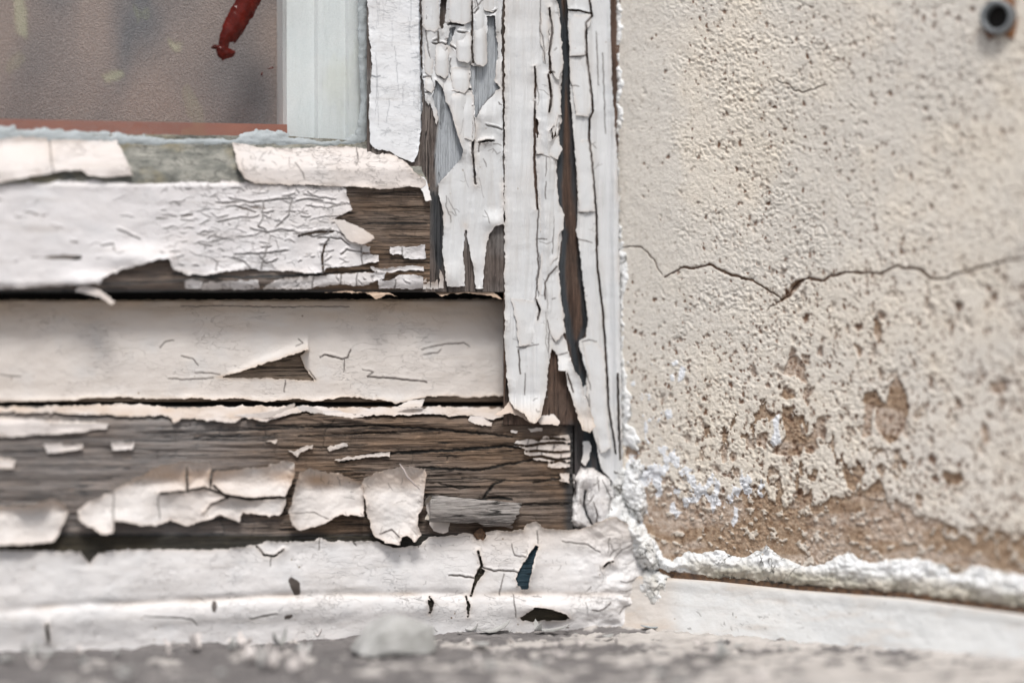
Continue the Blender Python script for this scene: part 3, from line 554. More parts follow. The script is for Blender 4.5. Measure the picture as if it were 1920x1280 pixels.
# ledge skin hanging over the top edge
LD = [[(-430, 764), (80, 762), (240, 756), (330, 765), (430, 760), (560, 762), (700, 764), (780, 762), (955, 764), (965, 776), (925, 785), (880, 780), (800, 777), (700, 780), (640, 775), (560, 772), (500, 788), (460, 783), (437, 792), (400, 788), (345, 785), (327, 791), (315, 779), (170, 778), (60, 772), (-430, 782)]]
sheet('ledge_paint', (Lx, 750, 972, 798), region(LD, (), [[(300, 760), (310, 778)], [(620, 764), (625, 776)], [(820, 762), (815, 778)]], 4., 13., 54), lambda x, y, d: -2+56*sst(756, 794, y)+5*np.exp(-np.maximum(d, 0)/6)*sst(765, 775, y)+6*fbm(x, y, 28, 14, 9, 3), M['putty_paint'], low, step=1.7, thick=2.5, attrs={'crk': one, 'stain_shade': lambda x, y, d: .35+fbm(x, y, 40, 20, 8, 2)})
for pl, dr, lf in (([(433, 778), (470, 776), (520, 768), (552, 755), (553, 762), (530, 772), (498, 786), (465, 783)], (1, -.5), 16), ([(556, 762), (575, 760), (600, 768), (608, 776), (590, 774), (560, 768)], (1, .2), 14), ([(600, 772), (632, 768), (660, 776), (690, 780), (660, 784), (615, 778)], (0, 1), 12), ([(880, 780), (905, 781), (925, 792), (922, 799), (890, 795), (878, 788)], (0, 1), 6), ([(770, 750), (795, 748), (792, 762), (760, 764), (745, 762)], (0, 1), 12)):
    curl('paint_flake', pl, pl[0], dr, 46 if pl[0][0] != 770 else 20, lf, M['putty_paint'], low, 1.5)
# large flakes on the rail
def flake(name, poly, cracks, base, seed, lift=9., L=16., big=5., stain_shade=.75, topcurl=10., label=None, mat='flake_paint', parent=None):
    P = np.array(poly, float); y0, y1 = P[:, 1].min(), P[:, 1].max()
    def h(x, y, d):
        b = base(x, y) if callable(base) else base
        n = np.clip(fbm(x, y, 55, 55, seed, 2)*3+.6, .1, 1.4); v = (y-y0)/(y1-y0)
        return b+12+1.5*lift*n*np.exp(-np.maximum(d, 0)/L)+4*fbm(x, y, 22, 16, seed+6, 3)+big*2*fbm(x, y, 90, 60, seed+3, 2)+topcurl*sst(.75, 0, v)*np.exp(-np.maximum(d, 0)/10)-5*np.exp(-((v-.28)/.14)**2)+6*sst(.6, 1., v)
    o = sheet(name, (P[:, 0].min()-8, P[:, 1].min()-8, P[:, 0].max()+8, P[:, 1].max()+8), region([poly], (), cracks, 2.8, 11., seed, 1.7), h, M[mat], parent or low, step=1.5, thick=2.2,
          attrs={'ck': ckf(list(cracks)+rcr(14, (P[:, 0].min(), P[:, 1].min(), P[:, 0].max(), P[:, 1].max()), (5, 20), .6, .9, seed, (0, .5))), 'crk': lambda x, y, d: .8, 'stain_shade': lambda x, y, d: np.clip(stain_shade*np.exp(-(((y-y0)/(y1-y0)-.16)/.13)**2)*(.6+1.6*fbm(x, y, 60, 30, seed, 2))+.3*np.exp(-np.maximum(d, 0)/4), 0, 1)})
    if label: o['label'] = label
    return o
flake('paint_flake', [(-430, 925), (-60, 940), (0, 950), (60, 947), (98, 934), (116, 942), (128, 960), (118, 985), (102, 1014), (60, 1020), (0, 1022), (-430, 1035)], [], lowprof, 91)
flake('paint_flake', [(146, 958), (165, 942), (200, 926), (250, 900), (300, 872), (340, 864), (392, 867), (400, 884), (430, 880), (500, 875), (530, 864), (549, 865), (553, 885), (546, 905), (536, 930), (534, 950), (525, 967), (480, 965), (456, 960), (448, 978), (430, 970), (412, 965), (385, 975), (350, 986), (320, 975), (290, 986), (250, 982), (215, 975), (212, 1002), (190, 1000), (165, 985), (148, 972)],
      [([(350, 874), (351, 920)], 1.6), ([(398, 876), (394, 912)], 1.8), ([(300, 925), (350, 920), (382, 914), (415, 925), (428, 932), (398, 945), (381, 962)], 1.8), [(213, 925), (212, 978)], [(296, 928), (299, 972)], ([(400, 910), (420, 927), (470, 936), (505, 933), (535, 932)], 2.4)], lowprof, 94, label='long cracked paint flake')
flake('paint_flake', [(562, 886), (574, 880), (600, 882), (640, 890), (680, 904), (682, 925), (682, 968), (640, 965), (622, 975), (600, 985), (562, 994), (548, 985), (542, 960), (551, 920)], [[(545, 962), (590, 960), (615, 972)]], lowprof, 97, label='smooth tan shaded flake')
flake('paint_flake', [(684, 896), (700, 886), (730, 880), (750, 874), (798, 878), (798, 900), (795, 950), (784, 965), (783, 985), (790, 1003), (777, 1017), (762, 1003), (752, 1008), (749, 1022), (720, 1016), (702, 1003), (690, 970), (682, 925), (680, 903)], [([(712, 1000), (735, 993), (748, 1005)], 1.4)], lambda x, y: lowprof(x, y)+4, 99, stain_shade=.45, label='squarish upright paint flake')
tube('fibre', [win(np.array(a1), np.array(a2), np.array(a3)).tolist() for a1, a2, a3 in ((749., 869., 84.), (757., 880., 90.), (763., 893., 88.), (775., 905., 88.), (787., 917., 84.))], .0003, M['twig'], low, 6, [.00015, .00035, .0004, .00035, .0001])
# rolled shaving
def roll():
    V = []; F = []; nu, nv = 110, 70
    T = lambda a, b, sd: float(vn(np.array(a), np.array(b), sd))-.5
    for i in range(nu+1):
        u = i/nu
        for j in range(nv+1):
            v = j/nv; ang = -2.4+v*4.9
            end = 172-34*abs(v-.55)**1.5*2+16*T(v*9, 0., 5)+8*T(v*30, 0., 15); st_ = 803+10*T(v*7, 3., 25)+6*math.sin(ang)
            cx = st_*(1-u)+(803+end)*u; cy = 955+u*13+3*T(u*5, 0., 26)
            rr = 27*(1-.10*u)*(1+.10*T(u*7, v*9, 6)+.05*T(u*12, v*50, 7))
            low_ = 7*T(u*9, 8., 27)*sst(.8, 1., v)
            py = cy-rr*math.cos(ang)+float(low_); hh = 92-34*u+rr*.85*math.sin(ang)+1.6*T(u*6., v*60, 9)
            V.append(win(np.array(cx), np.array(py), np.array(hh)).tolist())
    for i in range(nu):
        for j in range(nv): F.append((i*(nv+1)+j, (i+1)*(nv+1)+j, (i+1)*(nv+1)+j+1, i*(nv+1)+j+1))
    o = link('rolled_shaving', V, F, M['shaving'], low); o.data.materials.append(M['shaving_inside'])
    md = o.modifiers.new('thickness', 'SOLIDIFY'); md.thickness = .0004; md.offset = -1; md.material_offset = 0
    for pg_ in o.data.polygons: pg_.material_index = 0
    md.material_offset = 1; o.data.flip_normals()
    o['label'] = 'grey rolled up strip, painted inside'
roll()
curl('paint_flake', [(801, 935), (815, 930), (826, 936), (832, 948), (828, 962), (818, 975), (806, 972), (800, 958)], (803, 958), (1, 0), 74, 4, M['putty_paint'], low, 1.)
curl('paint_flake', [(806, 970), (820, 972), (842, 978), (842, 996), (830, 1001), (812, 993), (806, 982)], (806, 972), (.3, 1), 72, 14, M['putty_paint'], low, 1.2)

# base board
def baseprof(x, y):
    k = .05*np.maximum(600-x, 0)+9*fbm(x, y*0, 130, 130, 401, 3)
    return 64+6*sst(1000, 1100, y)+7*np.exp(-((y-(1140+k))/22)**2)-3.5*np.exp(-((y-(1113+k))/8)**2)*(.5+1.5*vn(x/60, y*0, 402))
base = sheet('base_board', (Lx, 1004, 1240, 1300), None, lambda x, y, d: baseprof(x, y)-2+2*fbm(x, y, 60, 20, 3, 3), M['under'], fr, thick=60, step=3, attrs={'dark': lambda x, y, d: 0*x, 'under': lambda x, y, d: sst(1112, 1104, y)*sst(930, 950, x)*sst(1050, 1020, x)*.75})
BT = [[(-430, 1030), (0, 1031), (150, 1034), (168, 1056), (185, 1036), (230, 1030), (330, 1029), (420, 1030), (480, 1021), (500, 1014), (525, 1016), (590, 1014), (600, 1008), (620, 1014), (700, 1014), (740, 1026), (790, 1022), (802, 1006), (850, 1003), (870, 998), (885, 1000), (905, 1012), (912, 996), (980, 992), (988, 980), (1005, 976), (1020, 990), (1070, 993), (1110, 985), (1150, 965), (1200, 1000), (1232, 1060), (1238, 1120), (1230, 1320), (-430, 1320)]]
BH = [[(1004, 1022), (1010, 1025), (1001, 1048), (996, 1075), (990, 1102), (980, 1106), (972, 1098), (967, 1084), (972, 1068), (984, 1052), (994, 1034)], [(903, 1066), (912, 1070), (900, 1084), (888, 1100), (892, 1082)], [(974, 1158), (990, 1148), (1002, 1139), (1045, 1144), (1070, 1158), (1060, 1162), (980, 1164)], [(803, 1121), (811, 1130), (808, 1148), (805, 1140)], [(874, 1122), (880, 1132), (878, 1152), (875, 1145)], [(885, 994), (905, 992), (912, 1002), (905, 1014), (893, 1010)]]
BC = [([(897, 1033), (903, 1060), (893, 1080), (886, 1108), (883, 1116)], 2.2), ([(903, 1062), (925, 1070), (945, 1069), (970, 1072)], 1.2), ([(842, 1079), (860, 1078), (888, 1083)], 1.4), ([(805, 1118), (812, 1130), (806, 1150)], 1.8), ([(874, 1118), (880, 1135), (877, 1155)], 1.6), [(962, 1115), (966, 1140), (967, 1156)], [(1008, 995), (1009, 1018)], [(960, 1020), (965, 1040), (985, 1045)], [(945, 1075), (940, 1095), (936, 1115)], ([(480, 1022), (495, 1040), (515, 1042), (532, 1030)], 1.6), [(508, 1042), (507, 1062)], [(600, 1005), (598, 1030)], [(660, 1012), (668, 1022)], ([(905, 1058), (895, 1070)], 1.3), [(1055, 1015), (1100, 1020), (1125, 1035)], ([(1130, 1065), (1140, 1055), (1150, 1052)], 1.5), [(1160, 1150), (1170, 1138), (1190, 1130)], ([(88, 1170), (90, 1200)], 2.5), [(780, 1005), (785, 1025)], [(270, 1155), (360, 1160), (370, 1172)], [(470, 1160), (520, 1150)]]
def bgou(x, y, d):
    lump = sst(1050, 1140, x)*(30*fbm(x, y, 62, 50, 83, 3)+9*fbm(x, y, 19, 16, 85, 3)+9)
    return lump+16*np.exp(-np.maximum(x-(1008-.12*(y-1022)), 0)/14)*(x > 990-.12*(y-1022))*np.exp(-((y-1065)/36)**2)+9*np.exp(-((x-1020)/45)**2-((y-1140)/14)**2)-14*sst(1190, 1245, x)
sheet('paint_skin', (Lx, 968, 1246, 1300), region(BT, BH, BC, 2.6, 12., 57, 1.1), hp(baseprof, 3.2, 6., 7., 2.6, 78, 2., emb(BC, bgou, 1.1)), M['base_paint'], base, step=1.45, thick=4,
      attrs={'ck': ckf(BC+rcr(45, (300, 1005, 1100, 1108), (3, 11), .4, .8, 53, (-.3, .3))+rcr(34, (200, 1112, 1180, 1122), (5, 26), .05, .15, 54, (-.2, .6), .2)+rcr(26, (1100, 1000, 1225, 1150), (12, 44), -.8, .5, 55, (.0, 1.1), .4)+[([(547, 1088), (553, 1096), (556, 1110)], 8.5), ([(402, 1130), (401, 1143)], 5), ([(536, 1157), (546, 1154)], 4)]), 'crk': one, 'stain_shade': lambda x, y, d: np.clip(.5*vn(x/45, y*0, 403)*np.exp(-((y-(1113+.05*np.maximum(600-x, 0)+9*fbm(x, y*0, 130, 130, 401, 3)))/5)**2)+.25*sst(760, 900, x)*sst(1050, 1000, y)+.35*np.exp(-np.maximum(d, 0)/4)+.35*sst(1215, 1240, x)*sst(-.1, .1, fbm(x, y, 20, 20, 9, 2)), 0, 1)})
tag(sheet('debris', (880, 985, 920, 1022), region([[(888, 994), (905, 990), (912, 1003), (904, 1014), (892, 1008)]], (), (), 3, 6, 9), lambda x, y, d: 70+10*fbm(x, y, 5, 5, 3, 3), M['debris'], base, thick=4))

# jamb: wood post, groove, painted strips
def jambprof(x, y): return 64-24*sst(1040, 1052, x-.03*np.maximum(y-300, 0)*(y > 300))
jamb = sheet('jamb', (944, Ty, 1168, 1030), None, hw(lambda x, y: 58-17*sst(1038, 1050, x-.045*y)-75*sst(1078, 1073, x)*sst(796, 801, y), 'z', 2.2, 55), M['brown_z'], fr, thick=70,
     attrs={'under': lambda x, y, d: 0*x, 'dark': lambda x, y, d: np.clip(.95*sst(-4, 3, 5-np.abs(x-np.interp(y, [0, 60, 120, 230, 380, 440, 500, 580, 640, 700, 800], [1044, 1050, 1056, 1048, 1044, 1056, 1050, 1057, 1068, 1080, 1100])-3)+10*fbm(x, y, 9, 50, 5, 3))+.8*sst(-3, 3, 4-np.abs(x-np.interp(y, [0, 200, 400, 540, 610, 640, 700, 780, 860], [1064, 1071, 1083, 1094, 1100, 1088, 1099, 1102, 1124])+2)+8*fbm(x, y, 10, 50, 6, 2))+.7*sst(1060, 1072, x)*sst(780, 800, y), 0, 1)})
JP = [[(946, -270), (1042, -270), (1044, 0), (1050, 30), (1048, 60), (1055, 120), (1052, 160), (1048, 200), (1052, 225), (1047, 262), (1054, 280), (1042, 300), (1044, 380), (1058, 430), (1052, 455), (1046, 500), (1052, 560), (1060, 600), (1060, 625), (1046, 622), (1034, 650), (1028, 690), (1024, 730), (1016, 775), (1003, 794), (992, 790), (985, 775), (965, 765), (955, 752), (950, 700), (946, 640)],
      [(1034, 628), (1048, 622), (1062, 640), (1072, 680), (1085, 705), (1098, 745), (1112, 785), (1116, 800), (1108, 812), (1092, 806), (1080, 770), (1064, 720), (1060, 696), (1048, 693), (1046, 668), (1032, 652)]]
JH = [[(1030, 245), (1038, 235), (1044, 255), (1036, 262)], [(1003, 222), (1010, 230), (1008, 262), (1003, 250)]]
JC = [([(1003, 190), (1002, 300), (1005, 350), (1008, 392)], 2.), [(1014, -20), (1013, 60), (1018, 70), (1022, 120)], ([(1030, 15), (1036, 60), (1030, 100), (1032, 138)], 1.8), ([(1003, 125), (1004, 160), (1003, 185)], 1.5), ([(1030, 136), (1040, 136)], 1.6), ([(1028, 140), (1034, 180), (1030, 210)], 2.), [(1002, 292), (1015, 290), (1030, 296)], ([(1010, 392), (1006, 450), (1010, 500), (1004, 560)], 1.2), [(1005, 448), (1025, 448)], ([(1044, 500), (1030, 515), (1022, 530), (1022, 560)], 1.4), [(970, 650), (980, 652), (1010, 645)], ([(972, 655), (976, 700)], 1.2), ([(1006, 562), (1012, 580), (1008, 600)], 1.6), [(1035, 560), (1042, 558)], [(985, 700), (984, 740)], ([(1064, 700), (1070, 720), (1075, 735)], 1.4), [(1040, 95), (1044, 90)], [(1048, 665), (1065, 660)], [(1028, 660), (1030, 620), (1026, 600)]]
def jg(x, y, d):
    return 7*fbm(x, y, 11, 190, 201, 3)+4*fbm(x, y, 60, 22, 203, 2)*sst(1000, 1030, x)+8*np.exp(-((x-1025)/14)**2)*sst(120, 200, y)+26*sst(735, 795, y)*sst(1040, 1000, x)+10*np.exp(-((x-1010)/20)**2)*sst(560, 700, y)+sst(1028, 1060, x)*sst(660, 700, y)*12+6*np.exp(-((y-805)/14)**2)
sheet('paint_skin', (943, Ty, 1122, 818), region(JP, JH, JC, 2.3, 14., 63), hp(lambda x, y: 60-10*sst(1046, 1060, x)*sst(640, 600, y), 3., 5., 7., 1.6, 88, 1.5, jg), M['jamb_paint'], jamb, step=1.15, thick=3.5, attrs={'ck': ckf(JC+rcr(14, (950, -100, 1100, 780), (8, 18), .1, .4, 63, (0, .8))+rcr(10, (1000, -100, 1050, 600), (30, 90), 1.57, .06, 64, (.2, .9), .15), 1.4), 'crk': lambda x, y, d: .15, 'stain_shade': lambda x, y, d: np.clip(.45*sst(740, 790, y)+.25*np.exp(-np.maximum(d, 0)/4), 0, 1)})
curl('paint_flake', [(926, 777), (940, 768), (956, 750), (970, 760), (990, 768), (1000, 796), (990, 790), (975, 780), (955, 774), (935, 778)], (956, 752), (0, 1), 62, 22, M['flake_paint'], jamb, 1.5, attrs={'stain_shade': lambda x, y, d: .5})
curl('paint_flake', [(1006, 788), (1022, 772), (1036, 776), (1050, 790), (1046, 797), (1030, 795), (1012, 795)], (1015, 775), (0, 1), 58, 20, M['flake_paint'], jamb, 1.5)
for pl in ([(1030, 678), (1036, 690), (1034, 720), (1026, 746), (1022, 742), (1028, 715)], [(1040, 680), (1046, 695), (1046, 725), (1041, 742), (1038, 715)], [(1093, 828), (1104, 826), (1109, 838), (1104, 860), (1098, 874), (1090, 868), (1094, 850)], [(1018, 388), (1024, 392), (1024, 410), (1017, 404)]):
    curl('paint_flake', pl, (pl[0][0], pl[0][1]), (.1, 1), 52, 6, M['jamb_paint'], jamb, 1.)
for k, (pl, lf) in enumerate((([(1012, -60), (1030, -60), (1028, 10), (1030, 70), (1020, 118), (1013, 70)], 5), ([(1032, -20), (1048, 10), (1052, 60), (1054, 96), (1056, 120), (1048, 152), (1036, 138), (1031, 100), (1030, 40)], 7), ([(1034, 152), (1050, 155), (1052, 190), (1053, 216), (1046, 216), (1038, 262), (1034, 230), (1032, 190)], 7), ([(1000, 182), (1018, 183), (1028, 215), (1034, 262), (1047, 256), (1055, 282), (1045, 298), (1020, 290), (1005, 288), (1008, 262), (1020, 236), (1004, 205)], 8),
    ([(1004, 298), (1030, 296), (1043, 300), (1045, 345), (1048, 380), (1058, 402), (1057, 428), (1049, 440), (1046, 480), (1024, 508), (1016, 560), (1008, 540), (1016, 470), (1012, 390)], 5), ([(1024, 508), (1046, 488), (1052, 560), (1060, 622), (1042, 640), (1018, 610), (1020, 560)], 6), ([(958, 560), (1004, 564), (1016, 600), (1018, 640), (990, 648), (972, 650), (970, 610)], 4))):
    curl('paint_flake', pl, pl[0], (.15, 1), 64, lf, M['jamb_paint'], jamb, 2.2, power=.8, seed=161+k, attrs={'stain_shade': lambda x, y, d: .3*np.exp(-d/4), 'ck': ckf(JC)})

# outer trim strip
trimprof = lambda x, y: 52+8*np.exp(-((x-(1148+.015*y))/9)**2)-6*sst(1100, 1112, x-.03*y)
TP = [[(1062, -270), (1064, 0), (1066, 60), (1069, 150), (1068, 162), (1071, 200), (1076, 260), (1082, 330), (1084, 400), (1080, 430), (1088, 470), (1095, 540), (1103, 600), (1098, 632), (1085, 640), (1092, 670), (1100, 700), (1098, 722), (1090, 730), (1102, 780), (1118, 830), (1120, 850), (1128, 880), (1150, 905), (1166, 910), (1168, 850), (1166, 750), (1163, 600), (1160, 400), (1158, 300), (1148, 165), (1144, 0), (1144, -270)]]
TC = [([(1108, -60), (1105, 0), (1110, 30), (1099, 42), (1100, 100), (1110, 180), (1112, 210), (1106, 222), (1104, 260), (1110, 300), (1118, 400), (1120, 460)], 1.7), ([(1118, 440), (1120, 500), (1130, 580), (1137, 680), (1141, 760), (1155, 850)], 1.6), ([(1063, 19), (1085, 20), (1108, 25)], 1.6), [(1066, 107), (1085, 106), (1100, 104)], [(1070, 160), (1085, 162)], [(1082, 398), (1094, 400)], [(1085, 448), (1110, 455)], [(1092, 640), (1105, 636), (1118, 640)], [(1104, 740), (1108, 790)], [(1130, 100), (1135, 250)], ([(1146, 30), (1150, 140), (1149, 162)], 1.6), [(1100, 700), (1108, 730)], [(1118, 60), (1122, 160)], ([(1158, 700), (1160, 790), (1163, 860)], 1.8)]
trim = sheet('trim_strip', (1058, Ty, 1176, 912), region(TP, (), TC, 1.8, 18., 66), hp(trimprof, 3, 3., 6., 1.3, 98, 1.5, lambda x, y, d: 6*fbm(x, y, 9, 170, 207, 3)+5*np.exp(-((x-1112)/9)**2-((y-790)/70)**2)), M['jamb_paint'], fr, step=1.1, thick=8, attrs={'ck': ckf(TC+rcr(12, (1070, -100, 1150, 850), (8, 20), .1, .4, 73, (0, .8)), 1.4), 'crk': lambda x, y, d: .15, 'stain_shade': st_edge(.25)})
for k, (pl, lf) in enumerate((([(1066, 27), (1106, 28), (1109, 40), (1098, 58), (1100, 104), (1068, 106)], 5), ([(1068, 110), (1102, 109), (1108, 160), (1110, 196), (1104, 220), (1080, 216), (1072, 160)], 6), ([(1078, 262), (1106, 262), (1112, 300), (1116, 396), (1086, 398), (1082, 330)], 4), ([(1092, 642), (1118, 640), (1134, 660), (1138, 760), (1146, 840), (1126, 850), (1112, 790), (1100, 740), (1102, 700)], 5))):
    curl('paint_flake', pl, pl[0], (.1, 1), 55, lf, M['jamb_paint'], trim, 2., power=.8, seed=181+k, attrs={'stain_shade': lambda x, y, d: .3*np.exp(-d/4), 'ck': ckf(TC)})
# painted lump at the foot
CP = [[(1076, 890), (1092, 876), (1112, 879), (1140, 895), (1152, 930), (1150, 960), (1140, 990), (1115, 1000), (1092, 992), (1074, 985), (1068, 978), (1074, 940)]]
sheet('foot_paint', (1060, 868, 1160, 1010), region(CP, (), [([(1098, 918), (1095, 945), (1100, 965), (1112, 985)], 2.)], 5, 14, 69), lambda x, y, d: 48+20*(1-np.exp(-d/8))+26*fbm(x, y, 30, 60, 8, 4), M['base_paint'], jamb, step=1.3, thick=20, attrs={'crk': one, 'stain_shade': st_edge(.3), 'ck': ckf([[(1130, 900), (1145, 930), (1140, 970)], [(1120, 895), (1124, 920)], ([(1112, 940), (1120, 965), (1118, 990)], 1.)]+rcr(8, (1080, 890, 1145, 990), (10, 30), 1.4, .5, 69, (0, .9)))})

# ------------------------------------------------------------------ wall
wallo = empty('plaster_wall', wal(np.array(1500.), np.array(1000.), np.array(0.)), 'pitted cream plaster wall at the right of the window, bare brown along its foot', 'wall')
PATCH = [[(1480, 672), (1492, 668), (1505, 680), (1508, 700), (1513, 715), (1503, 712), (1495, 700), (1483, 705), (1470, 700)], [(1470, 728), (1488, 732), (1490, 745), (1478, 748), (1468, 742)], [(1470, 765), (1485, 765), (1482, 785), (1505, 780), (1508, 790), (1500, 795), (1510, 820), (1500, 850), (1475, 852), (1450, 848), (1465, 835), (1475, 815), (1470, 790)],
 [(1535, 785), (1545, 780), (1543, 805), (1530, 825), (1535, 840), (1520, 850), (1512, 845), (1508, 822), (1525, 815)], [(1620, 740), (1640, 735), (1655, 755), (1665, 760), (1668, 725), (1682, 705), (1690, 720), (1702, 750), (1703, 765), (1695, 800), (1682, 820), (1668, 830), (1650, 810), (1642, 790), (1645, 760), (1632, 775), (1630, 815), (1618, 818), (1625, 780)],
 [(1422, 815), (1438, 812), (1435, 838), (1422, 835)], [(1770, 885), (1785, 890), (1800, 888), (1806, 898), (1795, 908), (1775, 905)], [(1840, 795), (1850, 800), (1855, 825), (1848, 832), (1842, 815)], [(1505, 665), (1518, 668), (1516, 682), (1508, 678)], [(1640, 600), (1652, 608), (1650, 640), (1640, 628)], [(1602, 645), (1616, 655), (1612, 668)], [(1718, 925), (1730, 930), (1728, 950), (1720, 945)], [(1500, 525), (1505, 522), (1482, 556), (1467, 564), (1478, 545), (1490, 530)], [(1508, 728), (1528, 726), (1522, 738), (1510, 745)], [(1176, 830), (1192, 835), (1198, 850), (1185, 868), (1175, 855)], [(1585, 885), (1610, 895), (1600, 920), (1588, 912)], [(1590, 930), (1625, 920), (1650, 900), (1660, 930)], [(1855, 720), (1880, 715), (1880, 735), (1862, 735)], [(1690, 860), (1700, 868), (1696, 880)]]
BAND = [(1195, 890), (1208, 872), (1225, 875), (1262, 893), (1268, 915), (1300, 921), (1340, 925), (1368, 936), (1380, 916), (1430, 914), (1450, 936), (1480, 946), (1520, 940), (1570, 930), (1590, 925), (1640, 932), (1700, 945), (1740, 965), (1785, 985), (1850, 988), (1920, 995), (2250, 1015), (2250, 1500), (1150, 1500), (1150, 960)]
rs = np.random.RandomState(5)
GX = np.arange(1100, 2200, 1.7); GY = np.arange(-240, 1230, 1.7)
def build_wall_fields():
    X, Y = np.meshgrid(GX, GY); pit = np.zeros(X.shape); dep = np.zeros(X.shape)
    N = 13000
    for k in range(N):
        px = rs.uniform(1175, 2190); py = rs.uniform(-240, 1000)
        dens = .26+.25*(px > 1280)+.55*min(max((py-480)/260, 0), 1)
        if px < 1300: dens *= .45+.5*(py > 550)
        cl = float(vn(np.array(px/60), np.array(py/60), 12)); dens *= .35+1.2*cl
        if rs.rand() > dens: continue
        r = rs.choice([1.5, 2., 2.6, 3.6, 5.5], p=[.46, .30, .16, .065, .015])*(1.1 if py > 500 else .95)*(1+.3*(px-1200)/900); el = rs.uniform(1., 1.7); strong = rs.uniform(.15, 1)**(1. if py > 520 else 1.7)
        if r > 4.5 and py < 500: r *= .6
        i0 = int((py+240)/1.7); j0 = int((px-1100)/1.7); w = int(r*el*1.6/1.7)+3
        sl = (slice(max(i0-w, 0), i0+w+1), slice(max(j0-w, 0), j0+w+1)); xx = X[sl]-px; yy = Y[sl]-py
        an = np.arctan2(yy, xx); rr = r*(1+.22*np.sin(2*an+px)+.14*np.sin(3*an+py)+.12*np.sin(5*an+px*3)); q = np.sqrt(xx**2+(yy/el)**2)/rr
        g = sst(1.35, .55, q); pit[sl] = np.maximum(pit[sl], g*strong); dep[sl] = np.maximum(dep[sl], sst(1.4, .3, q)*r*.8)
    Xw, Yw = warp(X, Y, 3, 16, 21); Xw, Yw = warp(Xw, Yw, 2.2, 6, 22)
    bare = np.zeros(X.shape)-99
    for P in PATCH: bare = np.maximum(bare, psd(Xw, Yw, P)+2.2)
    Xb, Yb = warp(X, Y, 12, 34, 24); Xb, Yb = warp(Xb, Yb, 5, 9, 25)
    band = psd(Xb, Yb, BAND); bare = np.maximum(bare, np.clip(band, -50, 50))
    sb = sst(-1, 1.5, bare); sb = sb*(1-.8*sst(.10, .15, fbm(X, Y, 11, 9, 173, 3)+.10*sst(26, 0, band)-.03)*(band > 0))
    isl = sst(.17, .19, fbm(X, Y, 17, 26, 71, 4)+.16*sst(560, 930, Y)-.115)*sst(560, 760, Y); sb = np.maximum(sb, isl*.95*sst(1900, 1560, X)*sst(1280, 1330, X))
    cr = -np.ones(X.shape)*99
    for P, w in (([(1165, 465), (1195, 462), (1215, 472), (1228, 490), (1240, 515)], 1.1), ([(1245, 520), (1265, 512), (1275, 500), (1300, 505), (1335, 497), (1355, 508), (1385, 520), (1410, 527), (1435, 540), (1455, 550), (1467, 563)], 2.3), ([(1465, 564), (1480, 553), (1495, 530), (1515, 522), (1545, 525), (1565, 515), (1585, 510), (1650, 513), (1680, 498), (1700, 503), (1725, 505), (1745, 520), (1765, 523), (1790, 515), (1810, 508), (1850, 498), (1920, 483), (2050, 470), (2190, 460)], 2.6), ([(1455, 152), (1475, 155), (1490, 170), (1505, 174), (1530, 165), (1550, 158)], .9), ([(1740, 800), (1750, 815)], 1.2), ([(1467, 563), (1450, 572), (1440, 580)], .8), ([(1485, 565), (1500, 560), (1510, 565)], .8), ([(1800, 600), (1795, 580), (1800, 560)], 1.)):
        a_, b_ = warp(X, Y, 4.5, 14, 33); cr = np.maximum(cr, pline(a_, b_, P, w))
    cs = sst(-.8, .8, cr)
    wh = np.zeros(X.shape); f1 = fbm(X, Y, 12, 20, 91, 4)
    cl = sst(60, 0, np.abs(band+8))*sst(1480, 1380, X)+.8*sst(1330, 1200, X)*sst(560, 760, Y)*.9+.35*sst(1700, 1500, X)*sst(30, 0, np.abs(band))
    wh = sst(.185, .21, f1+.16*np.clip(cl, 0, 1)-.30*(1-np.clip(cl, 0, 1)))*(band < 60)
    for P in ([(1448, 785), (1462, 775), (1460, 800), (1466, 830), (1450, 836), (1444, 828), (1452, 810)], [(1258, 680), (1270, 675), (1272, 684), (1262, 686)], [(1276, 684), (1286, 690), (1284, 705), (1278, 712), (1270, 716), (1272, 700)], [(1256, 704), (1262, 700), (1264, 714), (1258, 714)], [(1246, 770), (1258, 766), (1262, 782), (1250, 788)], [(1258, 942), (1265, 940), (1268, 955), (1278, 960), (1268, 972), (1262, 962), (1255, 960)], [(1376, 948), (1384, 955), (1382, 975), (1376, 988), (1371, 978), (1376, 965)], [(1335, 925), (1345, 930), (1342, 955), (1336, 962), (1332, 950)]):
        wh = np.maximum(wh, sst(-1, 1, psd(*warp(X, Y, 2, 8, 3), P)))
    pit = pit*(1-.55*sst(0, 10, band)); dep = dep*(1-.5*sst(0, 10, band))
    H = 2.*fbm(X, Y, 26, 26, 14, 4)+7*fbm(X, Y, 180, 180, 15, 2)+(1.5*fbm(X, Y, 7, 6, 16, 2)+2.2*fbm(X, Y, 3.6, 3.6, 17, 1))*(.5+1.2*sst(-.1, .2, fbm(X, Y, 40, 40, 18, 2)))*sst(1200, 1300, X+30*fbm(X, Y, 60, 60, 19, 2))-5*sb-dep-4.*cs+wh*1.1
    return X, Y, H, dict(pit=pit*(1-wh), bare=sb, crack=cs*.95, white=wh*.92, pale=sst(.0, .12, fbm(X, Y, 120, 50, 45, 3)+.05*sst(1030, 1080, Y)+.05), grey=np.clip(sst(1330, 1190, X)*.8+sst(-.02, .2, fbm(X, Y, 150, 150, 37, 3))*.8, 0, 1)*sst(820, 600, Y))
X, Y, H, at = build_wall_fields(); P = wal(X, Y, H); ny, nx = X.shape; idx = np.arange(ny*nx).reshape(ny, nx)
F = np.stack([idx[:-1, :-1], idx[1:, :-1], idx[1:, 1:], idx[:-1, 1:]], -1).reshape(-1, 4)
link('plaster_face', P.reshape(-1, 3), F, M['plaster'], wallo, {k: v.reshape(-1) for k, v in at.items()})
